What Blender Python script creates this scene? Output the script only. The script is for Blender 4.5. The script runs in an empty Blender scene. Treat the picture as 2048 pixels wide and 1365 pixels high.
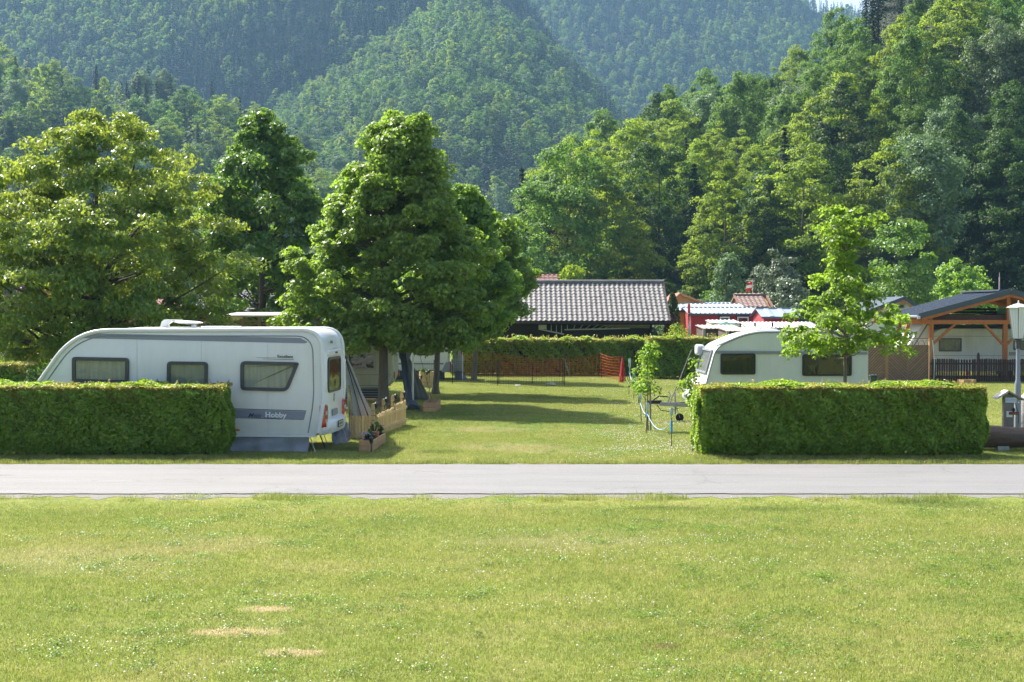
import bpy, math, random
import numpy as np
from mathutils import Vector, Matrix
R = math.radians
sc = bpy.context.scene
C = sc.collection

# ---------------------------------------------------------------- camera, sky, sun, exposure
CAM_H = 3.0
cd = bpy.data.cameras.new('camera'); cd.lens = 50.0; cd.sensor_width = 36.0
cd.clip_start = 0.1; cd.clip_end = 6000
cam = bpy.data.objects.new('camera', cd); C.objects.link(cam)
cam.location = (0, 0, CAM_H); cam.rotation_euler = (R(90 - 1.25), 0, 0)
sc.camera = cam

SUN_EL, SUN_AZ = 46.0, -44.0          # azimuth clockwise from +Y (away from the camera)
w = bpy.data.worlds.new('World'); sc.world = w; w.use_nodes = True
nt = w.node_tree
sky = nt.nodes.new('ShaderNodeTexSky'); sky.sky_type = 'NISHITA'; sky.sun_disc = False
sky.sun_elevation = R(SUN_EL); sky.sun_rotation = R(SUN_AZ)
sky.air_density = 1.0; sky.dust_density = 3.5; sky.ozone_density = 1.0
nt.links.new(sky.outputs[0], nt.nodes['Background'].inputs[0])
nt.nodes['Background'].inputs[1].default_value = 0.10

sl = bpy.data.lights.new('sun', 'SUN'); sl.energy = 5.0; sl.angle = R(0.5); sl.color = (1.0, 0.95, 0.87)
so = bpy.data.objects.new('sun', sl); C.objects.link(so)
sdir = Vector((math.sin(R(SUN_AZ)) * math.cos(R(SUN_EL)), math.cos(R(SUN_AZ)) * math.cos(R(SUN_EL)), math.sin(R(SUN_EL))))
so.rotation_euler = sdir.to_track_quat('Z', 'Y').to_euler(); so.location = (-40, 30, 60)
sc.view_settings.view_transform = 'Standard'; sc.view_settings.look = 'None'
sc.view_settings.exposure = 1.42; sc.view_settings.gamma = 1.0
sc.view_settings.use_curve_mapping = False
try:
    sc.cycles.max_bounces = 8; sc.cycles.transparent_max_bounces = 12; sc.cycles.volume_bounces = 1
    sc.cycles.use_adaptive_sampling = True; sc.cycles.adaptive_threshold = 0.02
    sc.cycles.sample_clamp_indirect = 6.0
except Exception:
    pass

# ---------------------------------------------------------------- measuring: photograph pixels to metres at a given distance
F = 2844.0
def X(px, Y): return (px - 1024.0) * Y / F
def Z(py, Y): return CAM_H - (py - 620.0) * Y / F
def D(py): return CAM_H * F / (py - 620.0)

# ---------------------------------------------------------------- materials
MATS = {}
def newmat(name):
    m = bpy.data.materials.new(name); m.use_nodes = True; MATS[name] = m
    n = m.node_tree
    return m, n, n.nodes['Principled BSDF'], n.nodes['Material Output']
def nd(n, t, **k):
    x = n.nodes.new(t)
    for a, b in k.items(): setattr(x, a, b)
    return x
def ramp(n, src, stops):
    r = nd(n, 'ShaderNodeValToRGB')
    cr = r.color_ramp
    while len(cr.elements) < len(stops): cr.elements.new(0.5)
    for e, (p, c) in zip(cr.elements, stops):
        e.position = p; e.color = (*c, 1) if len(c) == 3 else c
    n.links.new(src, r.inputs[0]); return r.outputs[0]
def mixc(n, f, a, b, bt='MIX'):
    x = nd(n, 'ShaderNodeMix', data_type='RGBA', blend_type=bt)
    for s, v in ((0, f), (6, a), (7, b)):
        if hasattr(v, 'is_linked') or isinstance(v, bpy.types.NodeSocket): n.links.new(v, x.inputs[s])
        elif s == 0: x.inputs[0].default_value = v
        else: x.inputs[s].default_value = (*v, 1) if len(v) == 3 else v
    return x.outputs[2]
def noise(n, vec, scale, detail=4, rough=.55, dist=0):
    x = nd(n, 'ShaderNodeTexNoise'); x.inputs['Scale'].default_value = scale; x.inputs['Detail'].default_value = detail
    x.inputs['Roughness'].default_value = rough; x.inputs['Distortion'].default_value = dist
    if vec is not None: n.links.new(vec, x.inputs['Vector'])
    return x.outputs[0]
def mapping(n, vec, scale=(1, 1, 1), loc=(0, 0, 0), rot=(0, 0, 0)):
    x = nd(n, 'ShaderNodeMapping'); x.inputs['Scale'].default_value = scale; x.inputs['Location'].default_value = loc
    x.inputs['Rotation'].default_value = rot
    n.links.new(vec, x.inputs['Vector']); return x.outputs[0]
def math_(n, op, a, b=0.0, c=None, clamp=False):
    x = nd(n, 'ShaderNodeMath', operation=op, use_clamp=clamp)
    for i, v in enumerate((a, b) if c is None else (a, b, c)):
        if isinstance(v, bpy.types.NodeSocket): n.links.new(v, x.inputs[i])
        else: x.inputs[i].default_value = v
    return x.outputs[0]
def bump(n, h, strength, dist, b):
    x = nd(n, 'ShaderNodeBump'); x.inputs['Strength'].default_value = strength; x.inputs['Distance'].default_value = dist
    n.links.new(h, x.inputs['Height']); n.links.new(x.outputs[0], b.inputs['Normal'])

def M(name, col, rough=.6, metal=0.0, var=.18, scale=3.0, bmp=0.0, bscale=40, stretch=(1, 1, 1), dirt=None, dirt_amt=.35, spec=.5, perobj=0.0, coat=0.0):
    """general painted / wooden / fabric surface: base colour broken by two noises, optional dirt and relief"""
    if name in MATS: return MATS[name]
    m, n, b, o = newmat(name)
    tc = nd(n, 'ShaderNodeTexCoord'); v = mapping(n, tc.outputs['Object'], stretch)
    n1 = noise(n, v, scale, 5); n2 = noise(n, v, scale * 9, 3)
    dk = tuple(c * (1 - var) for c in col); lt = tuple(min(1, c * (1 + var * .8)) for c in col)
    c = ramp(n, n1, [(.3, dk), (.7, lt)])
    c = mixc(n, .35, c, ramp(n, n2, [(.35, dk), (.65, lt)]))
    if dirt:
        nn = noise(n, mapping(n, tc.outputs['Object'], (1.3, 1.3, .25), (3, 1, 7)), 2.2, 6, .7)
        f = math_(n, 'MULTIPLY', ramp(n, nn, [(.45, (0, 0, 0)), (.75, (1, 1, 1))]), dirt_amt)
        c = mixc(n, f, c, dirt)
    if perobj:
        oi = nd(n, 'ShaderNodeObjectInfo'); h = nd(n, 'ShaderNodeHueSaturation')
        n.links.new(math_(n, 'MULTIPLY_ADD', oi.outputs['Random'], perobj * 2, 1 - perobj), h.inputs['Value'])
        n.links.new(c, h.inputs['Color']); c = h.outputs[0]
    n.links.new(c, b.inputs['Base Color'])
    b.inputs['Roughness'].default_value = rough; b.inputs['Metallic'].default_value = metal
    b.inputs['Specular IOR Level'].default_value = spec; b.inputs['Coat Weight'].default_value = coat
    if bmp: bump(n, noise(n, v, bscale, 4), bmp, .01, b)
    return m

def leafmat(name, c1, c2, trans=(.16, .24, .03), tmix=.38, rough=.45, perobj=.12, clump=.6, spec=.35):
    if name in MATS: return MATS[name]
    m, n, b, o = newmat(name)
    g = nd(n, 'ShaderNodeNewGeometry')
    c = mixc(n, g.outputs['Random Per Island'], c1, c2)
    tc = nd(n, 'ShaderNodeTexCoord')
    cl = noise(n, tc.outputs['Object'], clump, 3)
    h = nd(n, 'ShaderNodeHueSaturation')
    oi = nd(n, 'ShaderNodeObjectInfo')
    n.links.new(math_(n, 'MULTIPLY_ADD', oi.outputs['Random'], .045, .4775), h.inputs['Hue'])
    val = math_(n, 'MULTIPLY', math_(n, 'MULTIPLY_ADD', cl, .7, .65), math_(n, 'MULTIPLY_ADD', oi.outputs['Random'], perobj * 2, 1 - perobj))
    n.links.new(val, h.inputs['Value']); n.links.new(c, h.inputs['Color'])
    n.links.new(h.outputs[0], b.inputs['Base Color'])
    b.inputs['Roughness'].default_value = rough; b.inputs['Specular IOR Level'].default_value = spec
    t = nd(n, 'ShaderNodeBsdfTranslucent')
    h2 = nd(n, 'ShaderNodeHueSaturation'); n.links.new(val, h2.inputs['Value']); h2.inputs['Color'].default_value = (*trans, 1)
    n.links.new(h2.outputs[0], t.inputs[0])
    mx = nd(n, 'ShaderNodeMixShader'); mx.inputs[0].default_value = tmix
    n.links.new(b.outputs[0], mx.inputs[1]); n.links.new(t.outputs[0], mx.inputs[2]); n.links.new(mx.outputs[0], o.inputs[0])
    return m

# ---------------------------------------------------------------- objects
def tag(o, label=None, cat=None, group=None, kind=None):
    if label: o['label'] = label
    if cat: o['category'] = cat
    if group: o['group'] = group
    if kind: o['kind'] = kind
    return o
def empty(name, loc=(0, 0, 0), rz=0.0, label=None, cat=None, group=None):
    o = bpy.data.objects.new(name, None); C.objects.link(o); o.location = loc; o.rotation_euler = (0, 0, rz)
    o.empty_display_size = .3
    return tag(o, label, cat, group)
def link(name, me, parent=None, loc=None, kind=None):
    o = bpy.data.objects.new(name, me); C.objects.link(o)
    if parent is not None: o.parent = parent
    if loc is not None: o.location = loc
    if kind: o['kind'] = kind
    return o
def copy_tree(o, parent=None):
    c = o.copy(); C.objects.link(c); c.parent = parent
    for ch in list(o.children): copy_tree(ch, c)
    return c

class MB:
    """collects shapes, then build() links them as one mesh object"""
    def __init__(s): s.v = []; s.f = []
    def add(s, vs, fs):
        k = len(s.v); s.v += [tuple(v) for v in vs]; s.f += [tuple(i + k for i in f) for f in fs]; return s
    def box(s, x0, x1, y0, y1, z0, z1, M4=None, ch=0.0):
        vs = [(x, y, z) for x in (x0, x1) for y in (y0, y1) for z in (z0, z1)]
        fs = [(0, 1, 3, 2), (4, 6, 7, 5), (0, 4, 5, 1), (2, 3, 7, 6), (0, 2, 6, 4), (1, 5, 7, 3)]
        if M4 is not None: vs = [M4 @ Vector(v) for v in vs]
        return s.add(vs, fs)
    def beam(s, a, b, wx, wz, up=(0, 0, 1)):
        a, b = Vector(a), Vector(b); d = (b - a).normalized(); u = Vector(up)
        sd = d.cross(u)
        if sd.length < 1e-4: sd = d.cross(Vector((0, 1, 0)))
        sd.normalize(); u = sd.cross(d).normalized()
        vs = []
        for p in (a, b):
            for i, j in ((-1, -1), (1, -1), (1, 1), (-1, 1)): vs.append(p + sd * wx * .5 * i + u * wz * .5 * j)
        return s.add(vs, [(0, 3, 2, 1), (4, 5, 6, 7), (0, 1, 5, 4), (1, 2, 6, 5), (2, 3, 7, 6), (3, 0, 4, 7)])
    def tube(s, pts, rad, n=8, caps=True):
        pts = [Vector(p) for p in pts]; m = len(pts)
        if not hasattr(rad, '__len__'): rad = [rad] * m
        vs = []; prev = None
        for i, p in enumerate(pts):
            t = (pts[min(i + 1, m - 1)] - pts[max(i - 1, 0)]).normalized()
            if prev is None:
                prev = t.cross(Vector((0, 0, 1)) if abs(t.z) < .9 else Vector((1, 0, 0))).normalized()
            u = (prev - t * prev.dot(t)).normalized(); prev = u; v2 = t.cross(u)
            for k in range(n):
                a = 2 * math.pi * k / n; vs.append(p + (u * math.cos(a) + v2 * math.sin(a)) * rad[i])
        fs = [(i * n + k, i * n + (k + 1) % n, (i + 1) * n + (k + 1) % n, (i + 1) * n + k) for i in range(m - 1) for k in range(n)]
        if caps: fs += [tuple(range(n))[::-1], tuple((m - 1) * n + k for k in range(n))]
        return s.add(vs, fs)
    def lathe(s, prof, c=(0, 0, 0), n=16, rot=0.0):
        vs = []
        for r, z in prof:
            for k in range(n):
                a = 2 * math.pi * k / n + rot; vs.append((c[0] + r * math.cos(a), c[1] + r * math.sin(a), c[2] + z))
        m = len(prof)
        fs = [(i * n + k, i * n + (k + 1) % n, (i + 1) * n + (k + 1) % n, (i + 1) * n + k) for i in range(m - 1) for k in range(n)]
        fs += [tuple(range(n))[::-1], tuple((m - 1) * n + k for k in range(n))]
        return s.add(vs, fs)
    def prism(s, poly, a0, a1, mp):
        """polygon (u,v) extruded from a0 to a1; mp(u,v,a) gives the point"""
        n = len(poly); vs = [mp(u, v, a0) for u, v in poly] + [mp(u, v, a1) for u, v in poly]
        fs = [tuple(range(n))[::-1], tuple(range(n, 2 * n))] + [(i, (i + 1) % n, n + (i + 1) % n, n + i) for i in range(n)]
        return s.add(vs, fs)
    def ring(s, po, pi, a0, a1, mp):
        n = len(po); vs = [mp(u, v, a0) for u, v in po] + [mp(u, v, a1) for u, v in po] + [mp(u, v, a1) for u, v in pi] + [mp(u, v, a0) for u, v in pi]
        fs = []
        for i in range(n):
            j = (i + 1) % n
            for k in range(4):
                l = (k + 1) % 4; fs.append((k * n + i, k * n + j, l * n + j, l * n + i))
        return s.add(vs, fs)
    def grid(s, fn, nu, nv):
        vs = [fn(i / nu, j / nv) for j in range(nv + 1) for i in range(nu + 1)]
        return s.add(vs, [(j * (nu + 1) + i, j * (nu + 1) + i + 1, (j + 1) * (nu + 1) + i + 1, (j + 1) * (nu + 1) + i) for j in range(nv) for i in range(nu)])
    def loft(s, secs, cap=True):
        n = len(secs[0]); vs = [p for sec in secs for p in sec]; m = len(secs)
        fs = [(i * n + k, i * n + (k + 1) % n, (i + 1) * n + (k + 1) % n, (i + 1) * n + k) for i in range(m - 1) for k in range(n)]
        if cap: fs += [tuple(range(n))[::-1], tuple((m - 1) * n + k for k in range(n))]
        return s.add(vs, fs)
    def mesh(s, name, mt, smooth=None):
        me = bpy.data.meshes.new(name); me.from_pydata([tuple(v) for v in s.v], [], s.f); me.materials.append(mt)
        import bmesh
        bm = bmesh.new(); bm.from_mesh(me); bmesh.ops.recalc_face_normals(bm, faces=bm.faces); bm.to_mesh(me); bm.free()
        if smooth is not None:
            me.shade_smooth(); me.set_sharp_from_angle(angle=R(smooth))
        return me
    def build(s, name, mt, parent=None, smooth=None, kind=None, bevel=0, label=None, loc=None):
        o = link(name, s.mesh(name, mt, smooth), parent, loc, kind)
        if bevel:
            b = o.modifiers.new('bevel', 'BEVEL'); b.width = bevel; b.segments = 2; b.limit_method = 'ANGLE'
        if label: o['label'] = label
        return o

def tri_mesh(name, V, T, mt):
    me = bpy.data.meshes.new(name); V = np.asarray(V, np.float32); T = np.asarray(T, np.int32)
    me.vertices.add(len(V)); me.vertices.foreach_set('co', V.ravel())
    me.loops.add(T.size); me.loops.foreach_set('vertex_index', T.ravel())
    me.polygons.add(len(T)); me.polygons.foreach_set('loop_start', np.arange(0, T.size, 3, dtype=np.int32))
    me.polygons.foreach_set('loop_total', np.full(len(T), 3, dtype=np.int32)) if False else None
    me.update(calc_edges=True); me.validate()
    if isinstance(mt, (list, tuple)):
        for x in mt: me.materials.append(x)
    else: me.materials.append(mt)
    return me
def unit(a): return a / np.maximum(np.linalg.norm(a, axis=1, keepdims=True), 1e-6)
def leaf_cloud(P, N, L, Wd, rng, fold=.18, droop=0.0, axis=None):
    n = len(P); a = rng.normal(size=(n, 3)) if axis is None else axis + rng.normal(size=(n, 3)) * .35
    a[:, 2] -= droop
    a = unit(a - N * np.sum(a * N, 1, keepdims=True)); b = np.cross(N, a)
    L = np.broadcast_to(np.asarray(L, float).reshape(-1, 1), (n, 1)); Wd = np.broadcast_to(np.asarray(Wd, float).reshape(-1, 1), (n, 1))
    V = np.empty((n, 4, 3)); V[:, 0] = P - a * L * .5; V[:, 2] = P + a * L * .5
    V[:, 1] = P + b * Wd * .5 + N * Wd * fold; V[:, 3] = P - b * Wd * .5 + N * Wd * fold
    i = np.arange(n)[:, None] * 4
    T = np.concatenate([i + np.array([[0, 1, 2]]), i + np.array([[0, 2, 3]])], 1).reshape(-1, 3)
    return V.reshape(-1, 3), T

# ---------------------------------------------------------------- trees
def crown_puffs(rng, n, H, z0, prof, R0, puff, outer=.6):
    t = rng.random(n * 6); pr = np.interp(t, [p[0] for p in prof], [p[1] for p in prof])
    keep = rng.random(n * 6) < pr / max(p[1] for p in prof) ; t = t[keep][:n]; pr = pr[keep][:n]; n = len(t)
    a = rng.random(n) * 2 * math.pi; ph = rng.random(3) * 6
    lob = 1 + .16 * np.sin(3 * a + ph[0] + t * 3) + .12 * np.sin(5 * a + ph[1] - t * 6)
    rr = np.maximum(pr * R0 * lob - puff * .6, .05) * (1 - (1 - rng.random(n) ** .55) * outer)
    P = np.stack([rr * np.cos(a), rr * np.sin(a), z0 + t * (H - z0) - puff * .3], 1)
    # bough ends: groups of puffs gathered round fewer, uneven centres give lobes with gaps between
    k = max(5, n // 7); h = n * 2 // 5; c = P[rng.integers(0, n, k)].copy()
    c[:, :2] *= (1 + rng.normal(size=(k, 1)) * .07); c[:, 2] += np.minimum(rng.normal(size=k) * .015 * H, .02 * H)
    w_ = rng.integers(0, k, h); P[:h] = c[w_] + rng.normal(size=(h, 3)) * np.array([1, 1, .55]) * puff * 1.05
    P[:, 2] = np.clip(P[:, 2], z0, H + puff * .2)
    rm = np.interp((P[:, 2] - z0) / (H - z0), [p[0] for p in prof], [p[1] for p in prof]) * R0 * 1.12 + .1; rn = np.hypot(P[:, 0], P[:, 1])
    P[:, :2] *= np.minimum(1, rm / np.maximum(rn, 1e-3))[:, None]
    return P
def leaf_tree(rng, H, z0, prof, R0, n_puffs, per, puff, L, Wd, flat=.6, up=.5, rnd=.55, droop=.35, fold=.18, outer=.6, tips=0):
    Cc = crown_puffs(rng, n_puffs, H, z0, prof, R0, puff, outer)
    Rr = puff * (.65 + .7 * rng.random(len(Cc)))
    idx = np.repeat(np.arange(len(Cc)), per); n = len(idx)
    d = rng.normal(size=(n, 3)); d[:, 2] += .55; d = unit(d)
    rad = Rr[idx] * (.30 + .75 * rng.random(n) ** .7)
    P = Cc[idx] + d * rad[:, None] * np.array([1, 1, flat])
    out = P.copy(); out[:, 2] = 0; out = unit(out)
    N = unit(d * .5 + np.array([0, 0, up]) + out * .35 + rng.normal(size=(n, 3)) * rnd)
    sz = .7 + .6 * rng.random(n)
    V, T = leaf_cloud(P, N, L * sz, Wd * sz, rng, fold, droop)
    return Cc, V, T
def trunk_mb(rng, H, r, lean=(0, 0), n=8, forks=0):
    m = MB(); pts = []; k = 9
    ph = rng.random(2) * 6
    for i in range(k):
        t = i / (k - 1)
        pts.append((lean[0] * t + .12 * r * 4 * math.sin(ph[0] + t * 5) * t, lean[1] * t + .12 * r * 4 * math.sin(ph[1] + t * 4) * t, t * H))
    rad = [r * (1.45 if i == 0 else 1.0) * (1 - .93 * (i / (k - 1)) ** .9) + .006 for i in range(k)]
    pts.insert(1, (pts[0][0], pts[0][1], .25)); rad.insert(1, r * 1.05)
    m.tube(pts, rad, n); return m, pts
def limb_mb(rng, pts, Cc, r, nb, H, n=5, zmin=None):
    m = MB(); P = np.array(pts)
    for c in Cc[rng.permutation(len(Cc))[:nb]]:
        d = math.hypot(c[0], c[1]); zb = max((H * .20 if zmin is None else zmin) + .5 * rng.random(), min(c[2] - d * (.3 + .4 * rng.random()), H * .88))
        bx = np.interp(zb, P[:, 2], P[:, 0]); by = np.interp(zb, P[:, 2], P[:, 1])
        rb = max(.008, r * .42 * (1 - zb / H) + .004)
        q = []
        for i in range(5):
            t = i / 4; s = t ** .85
            q.append((bx + (c[0] - bx) * t + rng.normal() * .02 * d * (i % 4 > 0), by + (c[1] - by) * t + rng.normal() * .02 * d * (i % 4 > 0), zb + (c[2] - zb) * (t ** 1.25) + rng.normal() * .02 * d * (i % 4 > 0)))
        m.tube(q, [rb * (1 - .85 * i / 4) for i in range(5)], n, caps=False)
    return m
BARK = M('bark', (.085, .07, .055), .9, var=.4, scale=6, stretch=(3, 3, .8), bmp=.8, bscale=14)
BARK_PALE = M('bark_pale', (.14, .12, .095), .9, var=.35, scale=5, stretch=(3, 3, .8), bmp=.6, bscale=14)

def spruce_mesh(rng, name, H, r0, mt, nwh=26, per=13, z0=.8, nn=9, size=.42):
    V = []; T = []; k = 0; P = []; N = []; A = []
    for i in range(nwh):
        t = i / (nwh - 1); z = z0 + (H - z0) * t ** .92; L = r0 * (1 - t) ** .85 * (.85 + .3 * rng.random()) + .12
        nb = max(4, int(per * (1 - t * .6))); a0 = rng.random() * 6
        for j in range(nb):
            a = a0 + 6.283 * j / nb + rng.normal() * .12; Lb = L * (.75 + .4 * rng.random())
            for q in range(nn):
                s = (q + .6) / nn; x = Lb * s
                P.append((x * math.cos(a) + rng.normal() * .08, x * math.sin(a) + rng.normal() * .08, z - .32 * x + .12 * x * s + rng.normal() * .07))
                N.append((.35 * math.cos(a) + rng.normal() * .35, .35 * math.sin(a) + rng.normal() * .35, 1.0)); A.append((math.cos(a), math.sin(a), -.45))
    P = np.array(P); N = unit(np.array(N)); A = np.array(A)
    V, T = leaf_cloud(P, N, size * (.8 + .5 * rng.random(len(P))), size * .42, rng, .05, 0, A)
    return tri_mesh(name, V, T, mt)
# ---------------------------------------------------------------- ground, road
def grass_color(n):
    g = nd(n, 'ShaderNodeNewGeometry'); pos = g.outputs['Position']
    v = mapping(n, pos, (.55, 1.0, 0))
    a = noise(n, v, .22, 5, .6); b = noise(n, mapping(n, pos, (.8, 1, 0), (13, 5, 0)), .9, 5, .65); c3 = noise(n, mapping(n, pos, (1, 1, 0)), 9, 3, .6)
    c = ramp(n, a, [(.34, (.085, .175, .022)), (.44, (.180, .245, .034)), (.54, (.285, .300, .055)), (.66, (.330, .290, .120))])
    c = mixc(n, .5, c, ramp(n, b, [(.38, (.080, .165, .022)), (.5, (.205, .260, .040)), (.60, (.340, .300, .130))]))
    c = mixc(n, .38, c, ramp(n, c3, [(.38, (.08, .15, .018)), (.62, (.38, .38, .12))]))
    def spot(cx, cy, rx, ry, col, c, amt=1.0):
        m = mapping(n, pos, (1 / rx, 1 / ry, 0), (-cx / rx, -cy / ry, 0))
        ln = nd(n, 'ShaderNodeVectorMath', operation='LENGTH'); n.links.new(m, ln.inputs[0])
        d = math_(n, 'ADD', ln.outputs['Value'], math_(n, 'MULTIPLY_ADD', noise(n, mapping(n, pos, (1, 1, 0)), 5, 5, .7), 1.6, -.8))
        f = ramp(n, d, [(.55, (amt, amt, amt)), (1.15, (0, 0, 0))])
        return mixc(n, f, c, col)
    for px, py, rx, ry in SPOTS:
        y = D(py); c = spot(X(px, y), y, rx, ry, (.60, .46, .30), c, 1.0)
    y = D(1298); c = spot(X(1325, y), y, .20, .10, (.16, .10, .055), c, 1.0)
    for px, py, rx, ry in WORN:
        y = D(py); c = spot(X(px, y), y, rx, ry, (.40, .34, .20), c, .7 if y > 26 else .42)
    for px, py, rx, ry in DARK_GREEN:
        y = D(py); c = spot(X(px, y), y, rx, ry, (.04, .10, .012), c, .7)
    return c, pos
SPOTS = [(466, 1268, .52, .20), (534, 1221, .30, .16), (583, 1310, .34, .15)]
WORN = [(1020, 895, 1.6, 1.0), (980, 860, 1.4, 1.0), (160, 1120, 1.8, 1.3), (1100, 905, 1.2, .5), (420, 1090, 1.2, .9), (1130, 1085, 1.6, .7)]
DARK_GREEN = [(1330, 1018, .8, .35), (1535, 1020, .5, .3), (1130, 795, 2.0, 1.6), (1890, 1010, .9, .5), (880, 905, .6, .5), (700, 900, .6, .5)]  # patches of darker green in the grass

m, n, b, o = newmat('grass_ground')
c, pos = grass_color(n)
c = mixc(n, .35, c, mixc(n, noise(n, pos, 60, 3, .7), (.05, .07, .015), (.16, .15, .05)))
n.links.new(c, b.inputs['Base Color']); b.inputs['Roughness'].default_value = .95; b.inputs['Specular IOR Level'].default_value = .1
bump(n, noise(n, pos, 45, 5, .7), .9, .03, b)

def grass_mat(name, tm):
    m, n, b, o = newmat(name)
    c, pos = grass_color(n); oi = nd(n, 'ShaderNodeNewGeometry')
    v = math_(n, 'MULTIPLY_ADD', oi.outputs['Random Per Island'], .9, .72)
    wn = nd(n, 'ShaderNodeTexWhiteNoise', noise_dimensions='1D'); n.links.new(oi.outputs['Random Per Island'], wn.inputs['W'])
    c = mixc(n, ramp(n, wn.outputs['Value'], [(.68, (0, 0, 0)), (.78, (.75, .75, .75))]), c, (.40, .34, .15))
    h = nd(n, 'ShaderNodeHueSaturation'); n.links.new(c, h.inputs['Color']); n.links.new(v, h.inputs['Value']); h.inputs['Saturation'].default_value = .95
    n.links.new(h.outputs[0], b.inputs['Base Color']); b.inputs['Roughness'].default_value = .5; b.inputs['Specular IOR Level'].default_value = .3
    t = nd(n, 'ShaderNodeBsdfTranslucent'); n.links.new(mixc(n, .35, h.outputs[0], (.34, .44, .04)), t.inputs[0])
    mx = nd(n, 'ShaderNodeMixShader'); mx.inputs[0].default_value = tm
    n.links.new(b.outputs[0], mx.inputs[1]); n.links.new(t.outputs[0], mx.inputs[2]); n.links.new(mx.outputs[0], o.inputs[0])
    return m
GRASS = grass_mat('grass_blade', .4)

ROAD_N, ROAD_F = D(990), D(931)
rng = np.random.default_rng(5)
mb = MB()
mb.grid(lambda u, v: (-1650 + 3300 * u, -250 + 2000 * v, 0), 40, 40)
mb.build('ground', MATS['grass_ground'], kind='structure')

# asphalt, with frayed gravel edges
m, n, b, o = newmat('asphalt')
g = nd(n, 'ShaderNodeNewGeometry'); pos = g.outputs['Position']
c = ramp(n, noise(n, pos, 55, 4, .8), [(.3, (.08, .079, .078)), (.5, (.155, .153, .151)), (.72, (.24, .236, .23))])
c = mixc(n, .45, c, ramp(n, noise(n, mapping(n, pos, (.25, 1.6, 1)), 1.3, 5), [(.3, (.130, .129, .128)), (.7, (.19, .188, .186))]))
ck = nd(n, 'ShaderNodeTexVoronoi', feature='DISTANCE_TO_EDGE'); ck.inputs['Scale'].default_value = .33
n.links.new(mapping(n, pos, (.6, 1, 1)), ck.inputs['Vector'])
dv = nd(n, 'ShaderNodeVectorMath', operation='ADD'); n.links.new(mapping(n, pos, (.5, 1, 1)), dv.inputs[0])
nz_ = nd(n, 'ShaderNodeTexNoise'); nz_.inputs['Scale'].default_value = 1.6; nz_.inputs['Detail'].default_value = 6; n.links.new(pos, nz_.inputs['Vector'])
sc_ = nd(n, 'ShaderNodeVectorMath', operation='SCALE'); n.links.new(nz_.outputs['Color'], sc_.inputs[0]); sc_.inputs['Scale'].default_value = 1.1; n.links.new(sc_.outputs[0], dv.inputs[1]); n.links.new(dv.outputs[0], ck.inputs['Vector'])
cr_ = math_(n, 'MULTIPLY', ramp(n, ck.outputs['Distance'], [(.0, (1, 1, 1)), (.012, (0, 0, 0))]), ramp(n, noise(n, pos, .35, 3), [(.48, (0, 0, 0)), (.58, (.35, .35, .35))]))
c = mixc(n, cr_, c, (.045, .044, .042))
c = mixc(n, ramp(n, noise(n, mapping(n, pos, (.35, 2.2, 1), (4, 2, 0)), .9, 6, .7), [(.52, (0, 0, 0)), (.66, (.35, .35, .35))]), c, (.085, .083, .08))
c = mixc(n, ramp(n, noise(n, mapping(n, pos, (1, 1, 1), (9, 2, 0)), 7, 4, .8), [(.62, (0, 0, 0)), (.72, (.5, .5, .5))]), c, (.30, .29, .27))
n.links.new(c, b.inputs['Base Color']); b.inputs['Roughness'].default_value = .85
bump(n, noise(n, pos, 90, 4, .8), .55, .012, b)
m, n, b, o = newmat('gravel')
g = nd(n, 'ShaderNodeNewGeometry'); pos = g.outputs['Position']
c = ramp(n, noise(n, pos, 40, 4, .8), [(.3, (.10, .095, .08)), (.55, (.20, .19, .16)), (.75, (.30, .285, .25))])
n.links.new(c, b.inputs['Base Color']); b.inputs['Roughness'].default_value = .95
bump(n, noise(n, pos, 60, 4, .8), .9, .02, b)
def strip(name, mt, y0, y1, a0, a1, z, f0, f1, seed):
    r = np.random.default_rng(seed); nx = 900
    def wob(i, f, s):
        x = -60 + 120 * i / nx
        return f * (math.sin(x * 1.7 + s) * .35 + math.sin(x * 4.3 + s * 2) * .3 + math.sin(x * 11.1 + s * 3) * .25 + r.normal() * .3)
    m = MB(); vs = []
    for i in range(nx + 1):
        x = -60 + 120 * i / nx
        vs += [(x, y0 + wob(i, f0, a0), z), (x, (y0 + y1) / 2, z), (x, y1 + wob(i, f1, a1), z)]
    m.add(vs, [(3 * i + k, 3 * i + 3 + k, 3 * i + 4 + k, 3 * i + 1 + k) for i in range(nx) for k in (0, 1)])
    return m.build(name, mt, kind='structure')
strip('road_verge', MATS['gravel'], ROAD_N - .42, ROAD_F + .24, 1, 2, .004, .30, .14, 1)
strip('road', MATS['asphalt'], ROAD_N, ROAD_F, 3, 4, .018, .035, .05, 2)
# the opening of a drain / crack at the left edge of the road
mb = MB(); y = D(953)
mb.add([(X(-60, y), y - .05, .020), (X(10, y), y - .045, .020), (X(34, y), y, .020), (X(5, y), y + .03, .020), (X(-60, y), y + .02, .020)], [(0, 1, 2, 3, 4)])
tag(mb.build('tar_patch', M('tar', (.05, .05, .05), .8)), None, None, None, 'structure')

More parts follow.
